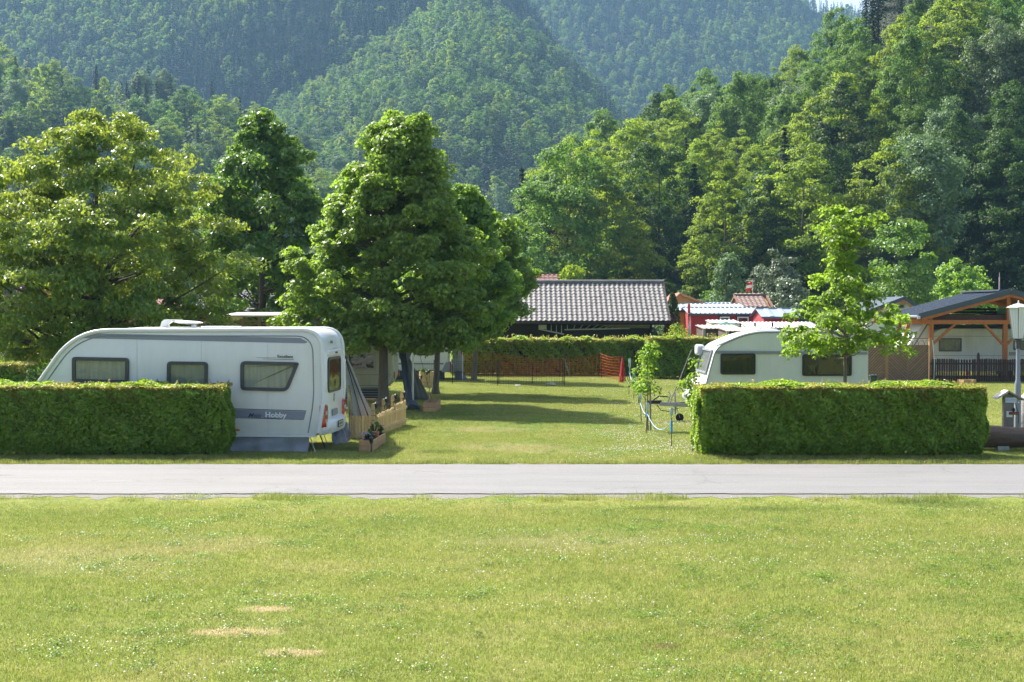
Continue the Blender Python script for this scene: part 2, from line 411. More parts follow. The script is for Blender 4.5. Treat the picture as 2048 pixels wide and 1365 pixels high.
# ---------------------------------------------------------------- grass blades and clover as instanced patches (geometry nodes)
def scatter(name, pts, rot, scl, idx, coll, mt=None, label=None, cat=None):
    me = bpy.data.meshes.new(name); me.vertices.add(len(pts)); me.vertices.foreach_set('co', np.asarray(pts, np.float32).ravel())
    at = me.attributes.new('rot', 'FLOAT', 'POINT'); at.data.foreach_set('value', np.asarray(rot, np.float32))
    at = me.attributes.new('scl', 'FLOAT_VECTOR', 'POINT'); at.data.foreach_set('vector', np.asarray(scl, np.float32).ravel())
    at = me.attributes.new('idx', 'INT', 'POINT'); at.data.foreach_set('value', np.asarray(idx, np.int32))
    o = link(name, me, kind='stuff')
    ng = bpy.data.node_groups.new(name, 'GeometryNodeTree')
    ng.interface.new_socket('Geometry', in_out='INPUT', socket_type='NodeSocketGeometry')
    ng.interface.new_socket('Geometry', in_out='OUTPUT', socket_type='NodeSocketGeometry')
    gi = ng.nodes.new('NodeGroupInput'); go = ng.nodes.new('NodeGroupOutput')
    ip = ng.nodes.new('GeometryNodeInstanceOnPoints'); ci = ng.nodes.new('GeometryNodeCollectionInfo')
    ci.inputs['Collection'].default_value = coll; ci.inputs['Separate Children'].default_value = True; ci.inputs['Reset Children'].default_value = True
    def attr(nm, ty):
        a = ng.nodes.new('GeometryNodeInputNamedAttribute'); a.data_type = ty; a.inputs['Name'].default_value = nm; return a.outputs['Attribute']
    cx = ng.nodes.new('ShaderNodeCombineXYZ'); L = ng.links.new
    L(attr('rot', 'FLOAT'), cx.inputs['Z']); L(gi.outputs[0], ip.inputs['Points']); L(ci.outputs[0], ip.inputs['Instance'])
    ip.inputs['Pick Instance'].default_value = True
    L(attr('idx', 'INT'), ip.inputs['Instance Index']); L(cx.outputs[0], ip.inputs['Rotation']); L(attr('scl', 'FLOAT_VECTOR'), ip.inputs['Scale'])
    L(ip.outputs[0], go.inputs[0])
    md = o.modifiers.new('scatter', 'NODES'); md.node_group = ng
    return tag(o, label, cat)
def proto(coll, name, me):
    o = bpy.data.objects.new(name, me); coll.objects.link(o); return o

def grass_patch(rng, nb, h, wd, size, lean=.5):
    q0 = rng.random(nb) * 6.283; q1 = rng.random(nb) ** .62 * size * .5
    P = np.column_stack([q1 * np.cos(q0), q1 * np.sin(q0), np.zeros(nb)])
    a = rng.random(nb) * 6.283; hh = h * (.45 + .9 * rng.random(nb)); ww = wd * (.7 + .6 * rng.random(nb))
    dx = np.column_stack([np.cos(a), np.sin(a), np.zeros(nb)]); l = rng.random(nb)[:, None] * lean
    b = rng.random(nb) * 6.283; ld = np.column_stack([np.cos(b), np.sin(b), np.zeros(nb)])
    up = np.array([0, 0, 1.0])
    V = np.empty((nb, 5, 3)); mid = P + up * hh[:, None] * .55 + ld * l * hh[:, None] * .35
    tip = P + up * hh[:, None] * (1 - l * .35) + ld * l * hh[:, None] * 1.3
    V[:, 0] = P - dx * ww[:, None] / 2; V[:, 1] = P + dx * ww[:, None] / 2
    V[:, 2] = mid - dx * ww[:, None] * .4; V[:, 3] = mid + dx * ww[:, None] * .4; V[:, 4] = tip
    i = np.arange(nb)[:, None] * 5
    T = np.concatenate([i + np.array([[0, 1, 3]]), i + np.array([[0, 3, 2]]), i + np.array([[2, 3, 4]])], 1).reshape(-1, 3)
    return V.reshape(-1, 3), T
gc = bpy.data.collections.new('grass_patches')
rng = np.random.default_rng(11)
for k in range(4): proto(gc, 'grass_patch_%d' % k, tri_mesh('grass_patch', *grass_patch(rng, 3000, .034, .0046, 2.1, .8), GRASS))
gf = bpy.data.collections.new('far_grass_patches')
for k in range(4): proto(gf, 'far_grass_patch_%d' % k, tri_mesh('far_grass_patch', *grass_patch(rng, 1500, .036, .010, 2.1, .8), GRASS))
gt = bpy.data.collections.new('tall_grass_patches')
for k in range(3): proto(gt, 'tall_patch_%d' % k, tri_mesh('tall_patch', *grass_patch(rng, 130, .10, .006, .5, .7), GRASS))
def lawn(name, x0, x1, y0, y1, coll, label, step=.8, bare=()):
    P = []
    for ix in range(int((x1 - x0) / step)):
        for iy in range(int((y1 - y0) / step)):
            x = x0 + (ix + .5) * step; y = y0 + (iy + .5) * step
            if abs(x) > y * .375 + 2: continue
            P.append((x, y, 0))
    P = np.array(P); k = len(P)
    P[:, :2] += rng.normal(size=(k, 2)) * .15
    return scatter(name, P, rng.random(k) * 6.28, np.column_stack([np.ones(k), np.ones(k), .8 + .4 * rng.random(k)]), rng.integers(0, 4, k), coll, None, label, 'grass')
lawn('lawn_grass', -11, 11, 8.0, 21.7, gc, 'mown sunlit lawn in front of the road with yellowish patches')
lawn('pitch_grass', -13, 13, ROAD_F + .9, ROAD_F + 12.3, gc, 'mown lawn of the camping pitch behind the road')
lawn('far_pitch_grass', -26, 30, ROAD_F + 12.25, 75, gf, 'grass of the far pitches up to the hedge')
# rough tufts along the road edges, under hedges and round posts
P = []
for i in range(700):
    x = rng.uniform(-12, 12); 
    P.append((x, ROAD_F + .2 + abs(rng.normal()) * .14, 0)) if rng.random() < .6 else (P.append((x, ROAD_N - .40 - abs(rng.normal()) * .25, 0)) if math.sin(x * 1.3) + math.sin(x * 3.1) + rng.normal() > .6 else None)
for i in range(160):
    P.append((rng.uniform(-11, -5.7), rng.uniform(28.35, 28.75), 0)); P.append((rng.uniform(3.8, 10), rng.uniform(28.35, 28.75), 0))
for i in range(60): P.append((rng.uniform(-3.2, -2.2), rng.uniform(30, 42), 0)) 
P = np.array(P); k = len(P)
scatter('verge_grass', P, rng.random(k) * 6.28, np.repeat((.5 + .6 * rng.random(k))[:, None], 3, 1), rng.integers(0, 3, k), gt, None, 'ragged longer grass along the road edges and hedge feet', 'grass')

# low clover leaves in loose patches
CLOV = leafmat('clover_leaf', (.085, .175, .020), (.17, .26, .035), (.28, .42, .04), .35, clump=2)
cl_ = bpy.data.collections.new('clover_patches')
for k in range(3):
    q = 330; rad = np.abs(rng.normal(size=q)) * .24; a = rng.random(q) * 6.283
    pp = np.column_stack([rad * np.cos(a), rad * np.sin(a), .022 + .018 * rng.random(q)])
    proto(cl_, 'clover_patch_%d' % k, tri_mesh('clover_patch', *leaf_cloud(pp, unit(rng.normal(size=(q, 3)) * .45 + np.array([0, 0, 1.0])), .016, .014, rng, .05), CLOV))
P = []
for i in range(60):
    y = rng.uniform(11, 22); x = rng.uniform(-.38, .38) * y
    for j in range(int(rng.integers(2, 7))): P.append((x + rng.normal() * .8, y + rng.normal() * .6, 0))
for i in range(60):
    y = rng.uniform(28.5, 42); x = rng.uniform(-.05, .14) * y
    for j in range(int(rng.integers(1, 6))): P.append((x + rng.normal() * .5, y + rng.normal() * .5, 0))
P = np.array(P); k = len(P); s = .6 + .7 * rng.random(k)
scatter('clover_leaves', P, rng.random(k) * 6.28, np.column_stack([s, s, np.ones(k)]), rng.integers(0, 3, k), cl_, None, 'patches of low dark green clover leaves in the lawn', 'clover')

# clover and daisies: white heads on the lawn
WHITE_PETAL = M('white_petal', (.78, .76, .70), .7, var=.08)
fl = bpy.data.collections.new('flower_heads')
mb = MB(); mb.lathe([(.001, .034), (.008, .036), (.009, .041), (.004, .047), (.001, .048)], n=7); proto(fl, 'flower_0', mb.mesh('flower', WHITE_PETAL))
mb = MB(); mb.lathe([(.001, .03), (.011, .032), (.010, .036), (.003, .038)], n=7); proto(fl, 'flower_1', mb.mesh('flower', WHITE_PETAL))
P = []; 
def clus(px, py, sx, sy, k):
    y0 = D(py); x0 = X(px, y0)
    for i in range(k): P.append((x0 + rng.normal() * sx, y0 + rng.normal() * sy, 0))
for i in range(45): clus(rng.uniform(0, 2048), 1000 + 360 * rng.random() ** 1.3, rng.uniform(.15, .6), rng.uniform(.1, .4), int(rng.integers(3, 16)))
for a in [(1030, 1105, .8, .3, 70), (1190, 1090, .6, .3, 45), (1420, 1080, .9, .3, 60), (1530, 1128, .5, .15, 45), (1290, 1120, .8, .3, 60), (900, 1150, .6, .4, 45), (1680, 1095, .8, .3, 30), (1900, 1100, .8, .5, 55),
          (1100, 1218, .35, .12, 22), (1180, 1207, .25, .1, 22), (300, 1165, .35, .15, 25), (210, 1345, .3, .1, 14), (920, 1330, .3, .1, 14), (1290, 1350, .3, .1, 14), (110, 1115, .6, .3, 25)]: clus(*a)
for i in range(300): P.append((rng.uniform(-8, 8), rng.uniform(11, 22.5), 0))
for i in range(26): clus(rng.uniform(1190, 1400), rng.uniform(765, 920), rng.uniform(.2, .7), rng.uniform(.3, 1.2), 45)
for i in range(14): clus(rng.uniform(850, 1250), rng.uniform(762, 830), .5, 1.0, 16)
for a in [(1330, 895, .6, .8, 260), (1240, 870, .5, .7, 160), (1350, 850, .5, .8, 240), (1260, 900, .5, .4, 140), (1480, 752, 3, 1.5, 160)]: clus(*a)
P = np.array([p for p in P if not (ROAD_N - .5 < p[1] < ROAD_F + .4)]); k = len(P); s = .4 + .5 * rng.random(k)
s = s * np.where(P[:, 1] > 26, 1.35, 1.0)
scatter('clover_flowers', P, rng.random(k) * 6.28, np.column_stack([s, s, np.ones(k)]), rng.integers(0, 2, k), fl, None, 'small white clover and daisy heads scattered over the grass', 'flowers')
# broad-leaved weeds among the grass
WEED = leafmat('weed_leaf', (.05, .14, .02), (.09, .19, .03))
V = []; T = []; k0 = 0
for px, py in [(958, 1276), (1980, 1140), (1230, 1180)]:
    y = D(py); x = X(px, y); q = 26; r = rng.random(q) * .10; a = rng.random(q) * 6.28
    p = np.column_stack([x + r * np.cos(a), y + r * np.sin(a), .025 + .03 * rng.random(q)]); N = unit(np.column_stack([rng.normal(size=(q, 2)) * .4, np.ones(q)]))
    v, t = leaf_cloud(p, N, .032, .02, rng, .05); V.append(v); T.append(t + k0); k0 += len(v)
tag(link('lawn_weeds', tri_mesh('lawn_weeds', np.vstack(V), np.vstack(T), WEED), kind='stuff'), 'low broad leaved weeds in the front lawn', 'weeds')
# ---------------------------------------------------------------- wooded hills
LEAFC = {
 'beech': leafmat('beech_leaf', (.085, .155, .018), (.175, .245, .034), (.34, .46, .03), .42, clump=.25, spec=.2, rough=.6),
 'maple': leafmat('maple_leaf_forest', (.060, .125, .022), (.145, .225, .048), (.20, .36, .04), .35, clump=.25, spec=.2, rough=.6),
 'ash': leafmat('ash_leaf', (.105, .165, .075), (.185, .240, .130), (.18, .30, .07), .3, clump=.25, spec=.25, rough=.55),
 'dark': leafmat('dark_green_leaf', (.035, .075, .016), (.065, .115, .026), (.09, .18, .02), .3, clump=.25, spec=.2, rough=.6),  # darkest of the broadleaf greens
 'spruce': leafmat('spruce_needle', (.018, .040, .016), (.036, .068, .026), (.03, .06, .015), .12, .7, clump=.4, spec=.15)}
PROFS = {
 'beech': [(0, .35), (.15, .8), (.4, 1.0), (.65, .85), (.85, .5), (1, .08)],
 'maple': [(0, .4), (.2, .9), (.5, 1.0), (.75, .8), (.92, .45), (1, .1)],
 'ash': [(0, .3), (.2, .65), (.5, .9), (.75, .85), (.93, .5), (1, .1)],
 'dark': [(0, .6), (.2, .95), (.5, 1.0), (.75, .75), (1, .1)]}
rng = np.random.default_rng(21)
CROWN = {}; TRUNK = {}
for kind in ('beech', 'maple', 'ash', 'dark'):
    CROWN[kind] = []; TRUNK[kind] = []
    for k in range(3):
        H = 15.0; R0 = {'beech': 5.0, 'maple': 4.6, 'ash': 3.9, 'dark': 4.4}[kind]
        fl_ = {'beech': .42, 'maple': .6, 'ash': .8, 'dark': .5}[kind]
        Cc, V, T = leaf_tree(rng, H, 1.6, PROFS[kind], R0, 300, 92, .72, .235, .165, flat=fl_, up=.55, rnd=.5, outer=.45, droop=.5)
        CROWN[kind].append(tri_mesh('crown', V, T, LEAFC[kind]))
        tm, pts = trunk_mb(rng, H * .9, .22, n=6); lm = limb_mb(rng, pts, Cc, .22, 26, H, 4); tm.add(lm.v, lm.f)
        TRUNK[kind].append(tm.mesh('trunk', BARK_PALE if kind in ('beech', 'ash') else BARK))
CROWN['spruce'] = [spruce_mesh(rng, 'crown', 18.0, 3.1, LEAFC['spruce'], 34, 14, 1.5, 10, .55) for k in range(3)]
TRUNK['spruce'] = [MB().tube([(0, 0, 0), (0, 0, 9), (0, 0, 17.6)], [.24, .13, .02], 6).mesh('trunk', BARK) for k in range(3)]
NAT_H = {'beech': 15.0, 'maple': 15.0, 'ash': 15.0, 'dark': 15.0, 'spruce': 18.0}
KNAME = {'beech': 'beech_tree', 'maple': 'maple_tree', 'ash': 'ash_tree', 'dark': 'hornbeam_tree', 'spruce': 'spruce_tree'}
def forest_tree(kind, x, y, z, H, wr, label, group, parts=True):
    k = int(rng.integers(0, 3)); s = H / NAT_H[kind]
    o = empty(KNAME[kind], (x, y, z - .2), rng.random() * 6.28, label, 'tree', group)
    o.scale = (s * wr, s * wr, s)
    link('crown', CROWN[kind][k], o); link('trunk', TRUNK[kind][k], o)
    return o

# low-poly kinds for the far slopes
FARC = {}
far = bpy.data.collections.new('far_trees')
far_list = []
for i, (kind, npf, per) in enumerate([('beech', 46, 22), ('maple', 46, 22), ('ash', 40, 22), ('dark', 46, 22), ('maple', 40, 24), ('beech', 40, 24)]):
    Cc, V, T = leaf_tree(rng, 13.0, 1.0, PROFS[kind], 4.3, int(npf * 1.5), int(per * 1.7), 1.0, .52, .38, flat=.5, up=.55, rnd=.5, outer=.4)
    me = tri_mesh('far_crown', V, T, LEAFC[kind]); far_list.append(kind)
    proto(far, 'far_tree_%d' % i, me)
for i in range(6, 8):
    proto(far, 'far_tree_%d' % i, spruce_mesh(rng, 'far_spruce', 14.0, 2.3, LEAFC['spruce'], 15, 8, 1.0, 4, .9)); far_list.append('spruce')

m, n, b, o = newmat('forest_floor')
g = nd(n, 'ShaderNodeNewGeometry')
c = ramp(n, noise(n, g.outputs['Position'], .12, 6, .7), [(.3, (.010, .018, .007)), (.7, (.026, .038, .014))])
n.links.new(c, b.inputs['Base Color']); b.inputs['Roughness'].default_value = 1.0
FLOOR = m
class Slope:
    """a hillside: D0/D1 distance of foot and crest, crest line from the picture (top of trees)"""
    def __init__(s, name, pts, D0, D1, th, zb=0.0, p=1.0, rough=3.0, seed=1, p0=None, p1=None, back=1.0):
        s.px = [q[0] for q in pts]; s.py = [q[1] for q in pts]; s.D0, s.D1, s.th, s.zb, s.p, s.rough = D0, D1, th, zb, p, rough
        r = np.random.default_rng(seed); s.w = [(r.uniform(.3, 1.5) / (D1 * .12), r.uniform(.3, 1.5) / (D1 * .12), r.uniform(0, 6)) for _ in range(5)]
        s.p0 = p0 if p0 is not None else s.px[0]; s.p1 = p1 if p1 is not None else s.px[-1]
        nu, nv = 90, 40; m = MB()
        m.grid(lambda u, v: s.at(s.p0 + (s.p1 - s.p0) * u, -.12 + (1.42 + .3 * back) * v), nu, nv)
        m.build(name, FLOOR, kind='structure', smooth=180)
    def at(s, px, t):
        Y = s.D0 + (s.D1 - s.D0) * t; zr = Z(np.interp(px, s.px, s.py), s.D1) - s.th
        x = X(px, Y)
        if t < 0: z = s.zb + t * 30 - 1
        elif t <= 1: z = s.zb + (zr - s.zb) * t ** s.p
        else: z = zr - (t - 1) * (zr - s.zb) * .8
        e = max(0, min(1, t * 3)) * max(0, min(1, (px - s.p0) / 60)) if False else max(0, min(1, t * 3))
        z += e * s.rough * sum(math.sin(x * a + Y * b_ + c_) for a, b_, c_ in s.w) / 3 * (1.2 - min(t, 1.0))
        return (x, Y, z)

HA = Slope('right_hill', [(960, 610), (1010, 520), (1050, 430), (1100, 330), (1160, 285), (1230, 225), (1300, 185), (1400, 165), (1480, 130), (1560, 105), (1620, 62), (1668, 30), (1700, -60), (1760, -210), (2048, -300), (2300, -320)],
           128, 225, 16.5, 0, 1.0, 1.2, 3)
HB = Slope('left_ridge', [(-250, 60), (0, 90), (60, 95), (130, 125), (200, 135), (300, 132), (400, 165), (470, 200), (560, 250), (620, 290), (680, 310), (740, 360), (800, 420), (860, 500), (900, 600)],
           280, 430, 13, 0, .9, 2.0, 4)
HC = Slope('middle_spur', [(200, 430), (400, 290), (520, 205), (620, 135), (700, 92), (760, 58), (830, 15), (900, -20), (980, -14), (1050, 25), (1120, 85), (1180, 135), (1230, 190), (1290, 260), (1360, 400), (1420, 560)],
           440, 780, 12, 0, .85, 14.0, 5)
HD = Slope('back_slope', [(-400, -160), (0, -150), (500, -160), (900, -150), (1020, -60), (1120, 90), (1230, 300), (1300, 560)],
           640, 960, 12, 0, .9, 26.0, 6)
HE = Slope('far_mountain', [(700, -100), (1000, -90), (1300, -80), (1500, -45), (1590, -14), (1615, 4), (1650, 16), (1700, 18), (1760, 26), (1850, 120), (2100, 300), (2400, 400)],
           850, 1300, 11, 0, .9, 30.0, 8)

nz = lambda x, y, s, q: math.sin(x * s + q) + math.sin(y * s * 1.3 + q * 2) + math.sin((x + y) * s * .7 + q * 3) + math.sin((x - y) * s * 1.9 + q)
FLAB = {'beech': 'yellow-green beech with layered boughs on the near wooded hillside', 'maple': 'mid-green broadleaf tree in the near hillside wood',
        'ash': 'grey-green feathery ash tree in the near hillside wood', 'dark': 'dark green tree in the near hillside wood', 'spruce': 'dark spruce standing among broadleaf trees on the near hillside'}
FLAB2 = {k: v.replace('near wooded hillside', 'ridge behind the walnut tree').replace('near hillside wood', 'wood of the left ridge').replace('near hillside', 'left ridge') for k, v in FLAB.items()}
KW = {'beech': 'yellow-green beech', 'maple': 'rounded tree', 'ash': 'grey-green ash', 'dark': 'dark tree', 'spruce': 'pointed spruce'}
NEARCOL = [(1130, 'behind the tiled shed left end'), (1230, 'above the tiled shed middle'), (1335, 'above the tiled shed right end'), (1420, 'above the cypress and orange gable'), (1500, 'above the long red hut'), (1570, 'above the brown tiled roof'),
           (1650, 'left above the lime-green young maple'), (1740, 'straight above the lime-green young maple'), (1830, 'above the white house gable'), (1930, 'above the eaves of the carport'), (2010, 'above the carport ridge'), (9999, 'above the lamp post')]
FARCOL = [(110, 'left above the walnut crown'), (230, 'above the middle of the walnut'), (340, 'right above the walnut crown'), (450, 'between the walnut and slender maple'), (560, 'above the slender maple'), (680, 'between the slender and the big maple'), (9999, 'behind the big maple crown')]
def where(kind, px, t, H, cols, wood):
    col = [c for lim, c in cols if px < lim][0]
    lev = ['lowest row', 'second row', 'low down', 'below the middle', 'at middle height', 'above the middle', 'upper half', 'high up', 'near the top', 'just under the crest', 'on the crest'][min(10, int(round(t * 10)))]
    return ('taller ' if H > 14.5 else 'shorter ') + KW[kind] + ', ' + wood + ', ' + lev + ', ' + col
# right hillside, tree by tree
row = 0
for t in np.linspace(0.0, 1.0, 11):
    Y = 128 + 97 * t; stepx = 5.6 * F / Y
    px = 1035 + rng.random() * stepx
    if t > .75: px += 60
    while px < 2100 + stepx:
        q = px + rng.normal() * stepx * .18; tt = t + rng.normal() * .022; tt = min(max(tt, 0), 1)
        x, y, z = HA.at(q, tt)
        v = nz(x, y, .055, 1.0); u = rng.random()
        kind = 'beech' if v > .3 else ('maple' if v > -1.0 else ('ash' if v > -1.7 else 'dark'))
        if u < .25: kind = ['beech', 'maple', 'ash', 'dark'][int(rng.integers(0, 4))]
        if q > 1640 and t > .55 and rng.random() < (.92 if t > .6 and q < 1980 else .35): kind = 'spruce'
        elif rng.random() < .05 and t < .6: kind = 'spruce'
        if t < .16 and rng.random() < .35: kind = 'dark'
        H = rng.uniform(13, 19) if kind != 'spruce' else rng.uniform(13, 17)
        if q < 1120: H *= .85
        forest_tree(kind, x, y, z, H, rng.uniform(.74, .98), where(kind, q, t, H, NEARCOL, 'near hill'), 'trees of the near wooded hillside on the right')
        px += stepx * rng.uniform(.85, 1.2)
tr = forest_tree('spruce', X(1044, 150), 150, 0, Z(338, 150), .8, 'tall dark spruce at the left foot of the near wooded hill', None)
# left ridge, tree by tree for the largest, the rest as one mass
def fill(slope, px0, px1, nrow, gap, seed, lo=0.0, hi=1.02, pspr=.3, sfn=None, name='', label='', cat='forest', pm=(.26, .22, .1, .14, .14, .14)):
    r = np.random.default_rng(seed); P = []; S = []; I = []
    for t in np.linspace(lo, hi, nrow):
        Y = slope.D0 + (slope.D1 - slope.D0) * t; st = gap * F / Y; px = px0 + r.random() * st
        while px < px1:
            q = px + r.normal() * st * .25; tt = t + r.normal() * .35 / nrow
            x, y, z = slope.at(q, tt)
            ps = pspr if sfn is None else sfn(q, tt, x, y)
            if r.random() < ps: k = int(r.integers(6, 8)); s = r.uniform(.75, 1.25); wd = s * r.uniform(.9, 1.15)
            else: k = int(r.choice([0, 1, 2, 3, 4, 5], p=pm)); s = r.uniform(.62, 1.1); wd = s * r.uniform(.75, 1.05)
            P.append((x, y, z - .3)); S.append((wd, wd, s)); I.append(k); px += st * r.uniform(.75, 1.25)
    P = np.array(P); k = len(P)
    return scatter(name, P, r.random(k) * 6.28, S, I, far, None, label, cat)
for t in np.linspace(.08, 1.0, 8):
    Y = 280 + 150 * t; st = 10.5 * F / Y; px = -30 + rng.random() * st
    while px < 900:
        x, y, z = HB.at(px + rng.normal() * st * .2, min(max(t + rng.normal() * .03, 0), 1)); v = nz(x, y, .03, 2.2)
        kind = 'spruce' if (px < 420 and .6 < t < .95 and rng.random() < .45) or rng.random() < .06 else ('beech' if v > .3 else ('maple' if v > -.9 else 'dark'))
        if rng.random() < .12: kind = 'ash'
        Hh = rng.uniform(12, 16); forest_tree(kind, x, y, z, Hh, rng.uniform(1.0, 1.25), where(kind, px, t, Hh + 1, FARCOL, 'left ridge'), 'trees of the left wooded ridge')
        px += st * rng.uniform(.85, 1.2)
fill(HB, -60, 900, 20, 8.0, 30, .0, 1.0, .25, None, 'ridge_wood', 'smaller trees filling the left wooded ridge')
fill(HC, 300, 1400, 54, 6.0, 31, .05, 1.02, .3, lambda q, t, x, y: (.75 if t < .3 else .1) if nz(x, y, .016, .7) > -1.6 else .7, 'spur_wood', 'broadleaf forest over the central mountain spur', pm=(.12, .26, .12, .24, .18, .08))
fill(HD, -120, 1200, 78, 4.2, 32, .15, 1.0, .7, lambda q, t, x, y: .92 if nz(x, y, .011, 1.9) > -.2 and q > 330 else .35, 'slope_wood', 'dense spruce forest on the back mountain slope')
fill(HE, 960, 1760, 76, 4.9, 33, .1, 1.0, .4, lambda q, t, x, y: .7 if nz(x, y, .012, .4) > .3 else .2, 'mountain_wood', 'hazy mixed forest on the farthest mountain')
# undergrowth at the foot of the near hill
near_coll = bpy.data.collections.new('scrub_crowns')
for i, kk in enumerate(('dark', 'maple', 'dark', 'beech')): proto(near_coll, 'scrub_crown_%d' % i, CROWN[kk][i % 3])
P = []
for i in range(230): P.append(HA.at(rng.uniform(1000, 2150), rng.uniform(-.07, .05)))
P = np.array(P); k = len(P); q = .18 + .22 * rng.random(k)
scatter('hill_foot_scrub', P, rng.random(k) * 6.28, np.column_stack([q * 1.2, q * 1.2, q]), rng.integers(0, 4, k), near_coll, None, 'dark scrub at the foot of the near wooded hill', 'scrub')

HAZE = 0.00014
# ---------------------------------------------------------------- air
mb = MB(); mb.box(-1700, 1700, -300, 1900, -1, 430)
m = bpy.data.materials.new('haze'); m.use_nodes = True; n = m.node_tree
for x_ in list(n.nodes):
    if x_.type != 'OUTPUT_MATERIAL': n.nodes.remove(x_)
pv = n.nodes.new('ShaderNodeVolumePrincipled'); pv.inputs['Color'].default_value = (.36, .64, 1.0, 1); pv.inputs['Density'].default_value = HAZE
pv.inputs['Anisotropy'].default_value = .25
n.links.new(pv.outputs[0], [q for q in n.nodes if q.type == 'OUTPUT_MATERIAL'][0].inputs['Volume'])
hz = mb.build('haze', m, kind='stuff'); tag(hz, 'pale blue haze filling the valley', 'haze')
# ---------------------------------------------------------------- trees standing among the pitches
def near_tree(name, label, x, y, H, z0, prof, R0, n_puffs, per, puff, L, Wd, mt, tr, bark=None, seed=1, flat=.6, limbs=70, lean=(0, 0), core=None, off=(0, 0), **k):
    r = np.random.default_rng(seed)
    o = empty(name, (x, y, 0), 0, label, 'tree')
    Cc, V, T = leaf_tree(r, H, z0, prof, R0, n_puffs, per, puff, L, Wd, flat, **k)
    V = V + np.array([off[0], off[1], 0]) * np.clip((V[:, 2:3] - z0) / (H - z0), 0, 1) ** .5; Cc = Cc + np.array([off[0], off[1], 0]) * np.clip((Cc[:, 2:3] - z0) / (H - z0), 0, 1) ** .5
    link('crown', tri_mesh('crown', V, T, mt), o, kind='stuff' if False else None)
    m, pts = trunk_mb(r, H * .93, tr, lean=(off[0] * .25, off[1] * .25) if lean == (0, 0) else lean); m.build('trunk', bark or BARK, o, smooth=60)
    limb_mb(r, pts, Cc, tr, limbs, H, 5, z0 * .95).build('limbs', bark or BARK, o, smooth=60)
    return o
MAPLE = leafmat('maple_leaf', (.070, .155, .024), (.190, .285, .056), (.34, .54, .045), .42, clump=.7, perobj=.04)
MAPLE_D = leafmat('maple_leaf_dark', (.060, .140, .026), (.130, .220, .046), (.24, .42, .045), .34, clump=.7, perobj=.04)
WALNUT = leafmat('walnut_leaf', (.080, .165, .020), (.190, .260, .042), (.36, .44, .04), .42, clump=.8, perobj=.03, spec=.6, rough=.38)
YOUNG = leafmat('young_maple_leaf', (.085, .170, .018), (.165, .245, .034), (.32, .50, .04), .5, clump=.9, perobj=.03)
SILVER = leafmat('silver_leaf', (.10, .15, .085), (.17, .21, .14), (.14, .19, .07), .25, clump=.6)

def W(px, Y): return X(px, Y)
# walnut behind the white caravan
PW = [(0, .55), (.12, .92), (.35, 1.0), (.6, .98), (.8, .72), (.92, .45), (1, .2)]
wy = 41.0
o = near_tree('walnut_tree', 'broad walnut with yellowish young leaves and forked trunk behind the big white caravan', W(186, wy), wy, 8.6, 1.6, PW, 4.2, 640, 165, .42, .14, .068, WALNUT, .19, BARK, 101, flat=.5, limbs=110, off=(.35, 0), outer=.75, droop=1.1, up=.35, rnd=.7)
# extra forks of the walnut
m = MB()
for a in [((0.1, 0, 1.9), (.75, .1, 2.9), (1.9, .2, 3.5), (3.2, .3, 4.3)), ((0, 0, 1.8), (-.25, -.1, 3.0), (-.8, -.2, 4.3), (-1.6, -.2, 6.2)), ((.05, 0, 2.1), (.25, -.1, 3.4), (.7, 0, 5.0), (1.2, .1, 7.2)), ((0, 0, 2.2), (-.9, .1, 3.0), (-2.2, .2, 3.9), (-3.6, 0, 5.4))]:
    m.tube(a, [.12, .10, .07, .03], 7)
m.build('fork', BARK, o, smooth=60)
# back maple
PB = [(0, .55), (.15, .9), (.35, 1.0), (.5, .8), (.62, .95), (.8, .62), (.93, .38), (1, .12)]
my = 55.0
near_tree('maple_tree', 'tall slender dark maple between the walnut and the big dense maple', W(526, my), my, 10.5, 2.4, PB, 2.6, 340, 120, .42, .16, .14, MAPLE_D, .20, BARK, 142, limbs=70, outer=.6)
# main maple
P1 = [(0, .8), (.10, 1.0), (.25, 1.0), (.42, .90), (.58, .76), (.72, .58), (.85, .42), (.94, .30), (1, .16)]
ty = 44.0
near_tree('maple_tree', 'largest dense green maple in the middle, pyramid crown above the picket fence', W(766, ty), ty, 8.95, 1.85, P1, 3.0, 860, 155, .34, .115, .105, MAPLE, .16, BARK_PALE, 103, limbs=120, off=(.55, 0), outer=.5)
ty = 50.5
near_tree('maple_tree', 'second maple of the row, its trunk beside the empty planter', W(871, ty), ty, 7.3, 1.9, [(0, .7), (.15, 1), (.45, .95), (.7, .7), (.88, .4), (1, .1)], 1.9, 360, 130, .36, .135, .115, MAPLE, .115, BARK_PALE, 104, limbs=70, off=(1.25, 0), outer=.5)
ty = 60.0
near_tree('maple_tree', 'farthest maple of the row in front of the tiled shed', W(948, ty), ty, 6.9, 1.9, [(0, .6), (.15, .9), (.4, 1.0), (.65, .8), (.85, .5), (1, .15)], 1.6, 240, 130, .36, .14, .12, leafmat('maple_leaf_fresh', (.085, .170, .018), (.145, .235, .034), (.32, .52, .04), .4, clump=.7), .11, BARK_PALE, 105, limbs=60, off=(1.15, 0), outer=.5)
# young maple in front of the second white caravan
ty = 33.2
near_tree('young_maple', 'slim young maple with bright lime leaves behind the right hedge', W(1690, ty), ty, 5.75, 1.95, [(0, .85), (.08, 1), (.2, .95), (.3, .74), (.4, .46), (.48, .58), (.56, .34), (.66, .27), (.78, .40), (.9, .28), (1, .1)], 1.75, 215, 48, .20, .095, .08, YOUNG, .05, BARK_PALE, 106, limbs=120, flat=.6, off=(.0, 0), outer=.85, droop=.7)
